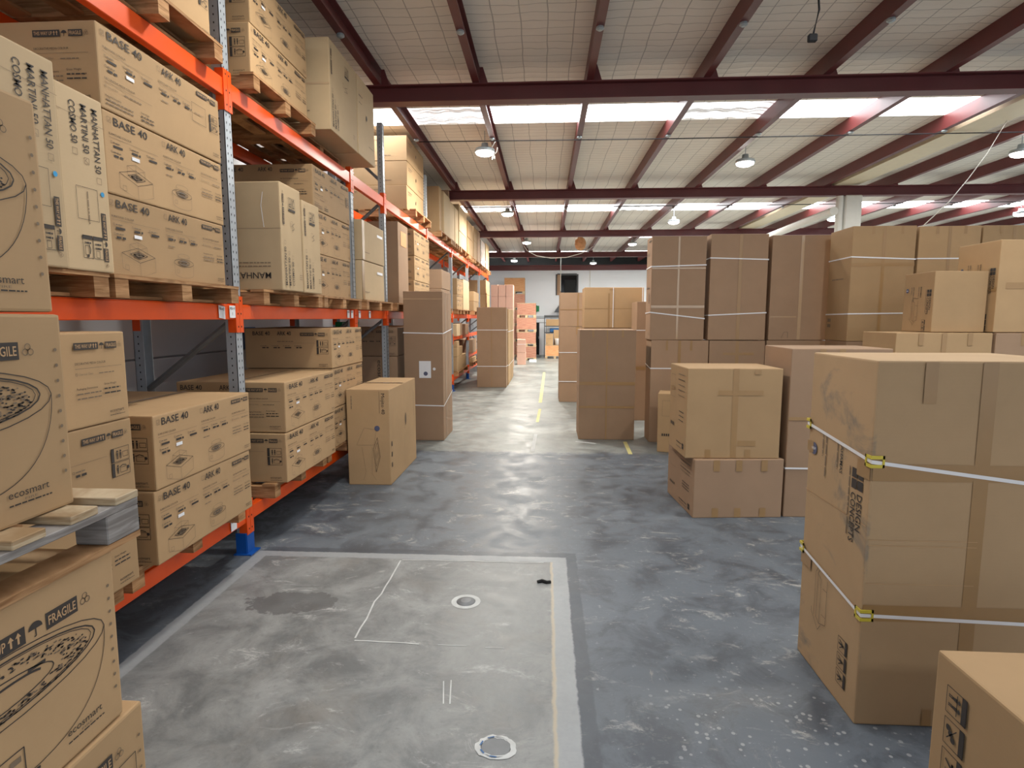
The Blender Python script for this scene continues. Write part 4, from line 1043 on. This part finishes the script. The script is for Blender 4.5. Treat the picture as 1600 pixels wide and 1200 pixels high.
# ------------------------------------------------------------------ far end of the hall
def crate(label, x0, x1, y0, y1, z0, h, mat, feet=.09, group='plywood crates'):
    t = thing('plywood_crate', label, 'crate', ((x0+x1)/2, (y0+y1)/2, z0), 0, group); w, d = x1-x0, y1-y0
    bm = bmesh.new(); bx(bm, -w/2+.006, w/2-.006, -d/2+.006, d/2-.006, feet+.02, h-.02); link('panel', fin(bm), mat, t)
    bm = bmesh.new(); bx(bm, -w/2, w/2, -d/2, d/2, feet, feet+.02); bx(bm, -w/2, w/2, -d/2, d/2, h-.02, h)
    link('frame', fin(bm), 'woodlite', t)
    for k in (-1, 0, 1):
        bm = bmesh.new(); c = k*(w/2-.05); bx(bm, c-.05, c+.05, -d/2, d/2, 0, feet); link('skid', fin(bm), 'woodlite', t)
for i, l in enumerate(['lowest crate of the front stack by the far door', 'second crate up in the front stack by the far door', 'third crate up in the front stack, just below the topmost', 'topmost crate of the front stack under the small green sign']):
    crate(l, -1.15+.02*(i % 2), -.36-.015*(i % 2), 23.4, 24.2, i*.574, .573, 'ply')
for i, l in enumerate(['lowest crate of the rear stack against the white wall', 'second crate of the rear stack against the white wall', 'third crate of the rear stack against the white wall', 'reddish crate second from top of the rear stack', 'orange crate topping the rear stack against the white wall']):
    crate(l, -1.785, -.90, 25.4, 26.2, i*.687, .686, 'plyor' if i == 4 else 'ply')
GP = 'pinkish shrink-wrapped cartons'
names = ['left', 'middle', 'right']
for j in range(3):
    x0 = -1.86+j*.255
    for r_, (z0, z1) in enumerate([(0, .82), (.822, 1.64), (1.642, 2.04), (2.042, 2.436), (2.438, 2.826)]):
        carton('pinkish carton, %s column, %s layer of the wrapped load by the rack end' % (names[j], ['floor', 'second', 'middle', 'fourth', 'top'][r_]), x0, x0+.25, 19.9, 20.6, z0, z1, 'pinkcard', group=GP)
carton('lower pinkish carton in front of the crates', -1.02, -.70, 21.1, 21.5, 0, .45, 'pinkcard', group=GP)
carton('upper pinkish carton in front of the crates, stretch-wrapped', -1.02, -.71, 21.1, 21.5, .452, .93, 'pinkcard', (), straps=(.3,), group=GP)
bm = bmesh.new(); bx(bm, -.14, .14, -.2, .2, 0, .09, bev=.01); o = link('foam_block', fin(bm), 'white'); o.location = (-.47, 22.5, 0); tag(o, 'white foam block on the floor in front of the crates', 'foam block')
# shelf beside the far door
SH = 25.2
t = thing('storage_shelf', 'dark steel storage shelf by the far white wall', 'shelf', (.42, SH+.3, 0))
for x in (-.47, .44):
    for y in (-.28, .28):
        bm = bmesh.new(); bx(bm, x, x+.035, y-.02, y+.02, 0, 1.82); link('post', fin(bm), 'darkgrey', t)
for z in (1.05, 1.33, 1.72):
    bm = bmesh.new(); bx(bm, -.433, .438, -.28, .28, z, z+.035 if z < 1.7 else z+.1); link('shelf_board', fin(bm), 'darkgrey', t)
carton('long kraft carton on the upper shelf by the far wall', .03, .80, SH+.06, SH+.5, 1.366, 1.66, 'kraft')
bm = bmesh.new(); bx(bm, -.3, .3, -.18, .18, 0, .17, bev=.02); o = link('storage_bin', fin(bm), 'bin'); o.location = (.5, SH+.3, 1.086); tag(o, 'blue plastic bin on the shelf by the far wall', 'bin')
crate('low orange plywood crate under the far shelf goods', .0, .84, SH-.6, SH-.02, 0, .56, 'plyor')
carton('kraft carton with dark lettering on the low orange crate', .02, .34, SH-.55, SH-.15, .562, 1.04, 'kraft', (('-y', 'big'),))
carton('kraft carton with dark lettering right of the first on the low orange crate', .36, .80, SH-.27, SH-.03, .562, 1.2, 'kraft', (('-y', 'big'),))
bm = bmesh.new(); lathe(bm, [(.12, 0), (.15, .26), (.155, .27), (.14, .27), (.11, .02)], 20); o = link('bucket', fin(bm), 'white', None, True); o.location = (.55, SH-.44, .562); tag(o, 'white bucket standing on the low orange crate', 'bucket')
# small green sign and tilted hood on the far wall
bm = bmesh.new(); bx(bm, -.02, .02, -.2, 0, 0, .30); bx(bm, -.12, .12, -.02, 0, .02, .28); o = link('exit_sign', fin(bm), 'green'); o.location = (-.40, YW-.01, 1.98); tag(o, 'small green exit sign on the far white wall above the door', 'sign')
bm = bmesh.new()
a = [bm.verts.new(p) for p in ((-.30, -.5, 0), (.30, -.5, 0), (.30, 0, .38), (-.02, 0, .38))]; b = [bm.verts.new((v.co.x, v.co.y, v.co.z-.03)) for v in a]
bm.faces.new(a); bm.faces.new(b[::-1])
for q in range(4): bm.faces.new((a[q], a[(q+1) % 4], b[(q+1) % 4], b[q]))
o = link('awning', fin(bm), 'darkgrey'); o.location = (.70, YW, 1.98); tag(o, 'grey tilted awning fixed to the far wall beside the middle island', 'awning')

# ------------------------------------------------------------------ lamps and things hanging from the roof
def lamp(x, y, z, label, e):
    t = thing('highbay_light', label, 'ceiling light', (x, y, z), 0, 'round LED highbay lights')
    bm = bmesh.new(); lathe(bm, [(.0, .13), (.05, .13), (.06, .05), (.15, .04), (.165, .0), (.15, -.012)], 28); link('housing', fin(bm), 'housing', t, True)
    bm = bmesh.new(); lathe(bm, [(.148, -.0125), (.135, -.04), (.09, -.062), (.0, -.07)], 28); link('lens', fin(bm), 'lens', t, True)
    bm = bmesh.new(); tube(bm, [(0, 0, .13), (0, 0, ZR-z)], .006, 6); link('hook', fin(bm), 'galv', t)
    L = bpy.data.lights.new('lamp', 'AREA'); L.shape = 'DISK'; L.size = .28; L.energy = e; L.color = (1, .95, .85)
    o = bpy.data.objects.new('lamp_glow', L); C.objects.link(o); o.parent = t; o.location = (0, 0, -.08)
for x, y, z, l in [(-.985, 9.6, 4.35, 'lit highbay light left, first row past the first roof beam'), (3.40, 10.5, 4.35, 'lit highbay light over the right carton wall, first row'), (7.64, 10.15, 4.35, 'lit highbay light at the right picture edge, first row'),
                   (-.98, 15.15, 4.35, 'lit highbay light left, second row past the second roof beam'), (3.53, 16.65, 4.35, 'lit highbay light above the right carton wall, second row'), (12.1, 15.9, 4.35, 'lit highbay light far right behind the white column'),
                   (-.67, 20.8, 4.35, 'lit highbay light left, third row'), (3.1, 21.4, 4.35, 'lit highbay light above the middle island, third row'), (-1.46, 27.4, 4.36, 'small lit highbay light far left in the dark gap over the white wall'), (2.30, 28.7, 4.36, 'small lit highbay light far middle in the dark gap over the white wall'),
                   (-1.0, 4.0, 4.35, 'highbay light overhead left of the camera bay'), (3.45, 4.3, 4.35, 'highbay light overhead right of the camera bay'),
                   (7.7, 21.2, 4.35, 'unseen added highbay light over the far right, third row'), (7.7, 16.4, 4.35, 'unseen added highbay light behind the white column, second row')]:  # last two lamps are out of sight, added to brighten the far end
    lamp(x, y, z, l, 38 if y < 5 else 80 if y < 13 else 115 if y < 19 else 200)

def hang(name, label, cat, pts, r, m):
    bm = bmesh.new(); tube(bm, pts, r, 6); o = link(name, fin(bm), m, None, True); return tag(o, label, cat)
hang('catenary_cable', 'dark cable strung across the roof just past the first skylight', 'cable', [(-2.0, 9.38, 4.452), (2, 9.38, 4.435), (4, 9.38, 4.44), (XR, 9.38, 4.45)], .008, 'cable')
hang('catenary_cable', 'dark cable strung across the roof under the second skylight', 'cable', [(XL, 14.8, 4.45), (5, 14.8, 4.43), (XR, 14.8, 4.45)], .010, 'cable')
t = thing('hanging_plug', 'dark cable with a plug dangling from the roof at upper right', 'cable', (2.14, 5.0, 4.665))
bm = bmesh.new(); tube(bm, [(0, 0, 0), (.01, 0, -.12), (-.02, 0, -.36), (.0, .0, -.55), (-.035, 0, -.73)], .008, 6); link('cord', fin(bm), 'cable', t, True)
bm = bmesh.new(); bx(bm, -.075, -.005, -.02, .02, -.79, -.73, bev=.008); link('plug', fin(bm), 'cable', t)
t = thing('hanging_socket', 'white coiled lead and socket hanging from a purlin beside the first light', 'cable', (-.83, 9.45, 4.465))
bm = bmesh.new(); tube(bm, [(.03, 0, 0), (-.02, 0, -.08), (-.03, 0, -.17), (.0, 0, -.22), (.05, 0, -.16), (.06, 0, -.10)], .009, 6); link('lead', fin(bm), 'whitecable', t, True)
bm = bmesh.new(); bx(bm, -.025, .025, -.02, .02, -.28, -.22, bev=.008); link('socket', fin(bm), 'whitepaint', t)
hang('white_rope', 'thin white rope slanting from the roof down to the right carton wall', 'rope', [(6.50, 8.95, 4.472), (5.97, 8.5, 3.93), (5.50, 8.15, 3.50), (5.05, 7.78, 3.15), (4.56, 7.5, 2.788)], .006, 'whitecable')
hang('drooping_cable', 'white cable drooping between far purlins', 'cable', [(-.85, 22.5, 4.47), (-.7, 22.6, 4.25), (-.35, 22.7, 4.08), (.2, 22.8, 4.0), (.8, 22.9, 4.03), (1.4, 23, 4.2), (1.86, 23, 4.47)], .012, 'whitecable')
hang('conduit', 'white conduit dropping from the roof to the dark upstairs opening', 'conduit', [(.68, YW-.3, 4.7), (.68, YW-.3, 2.9)], .02, 'whitepaint')
bm = bmesh.new(); bmesh.ops.create_icosphere(bm, subdivisions=3, radius=.2)
rr = random.Random(4)
for v in bm.verts: v.co = Vector((v.co.x*.95, v.co.y*.8, v.co.z*1.15))*(1+rr.uniform(-.10, .12))
o = link('wrapped_bundle', fin(bm), 'plyor'); o.location = (1.22, 20.9, 4.30); tag(o, 'orange-brown wrapped bundle tied up under the far roof', 'bundle')
bm = bmesh.new(); tube(bm, [(0, 0, .2), (0, 0, .42)], .01, 6); link('tie', fin(bm), 'whitecable', o)

# ------------------------------------------------------------------ daylight, camera
w = bpy.data.worlds.new('World'); bpy.context.scene.world = w; w.use_nodes = True
w.node_tree.nodes['Background'].inputs[0].default_value = (.86, .93, 1, 1); w.node_tree.nodes['Background'].inputs[1].default_value = 1.0

F, VX, VY, H = 905., 852., 497., 1.70
th = math.atan((600-VY)/F); ps = math.atan((VX-800)/F*math.cos(th))
fh = Vector((-math.sin(ps), math.cos(ps), 0)); rt = Vector((math.cos(ps), math.sin(ps), 0))
fw = fh*math.cos(th)-Vector((0, 0, math.sin(th))); up = fh*math.sin(th)+Vector((0, 0, math.cos(th)))
cam = bpy.data.cameras.new('camera'); cam.sensor_width = 36; cam.lens = F*36/1600; cam.clip_start = .05; cam.clip_end = 200
co = bpy.data.objects.new('camera', cam); C.objects.link(co)
mt = Matrix.Identity(4)
for i in range(3): mt[i][0], mt[i][1], mt[i][2] = rt[i], up[i], -fw[i]
mt.translation = (0, 0, H); co.matrix_world = mt
bpy.context.scene.camera = co
vs = bpy.context.scene.view_settings
vs.view_transform = 'Standard'; vs.look = 'None'; vs.gamma = 1; vs.use_curve_mapping = False; vs.exposure = .45
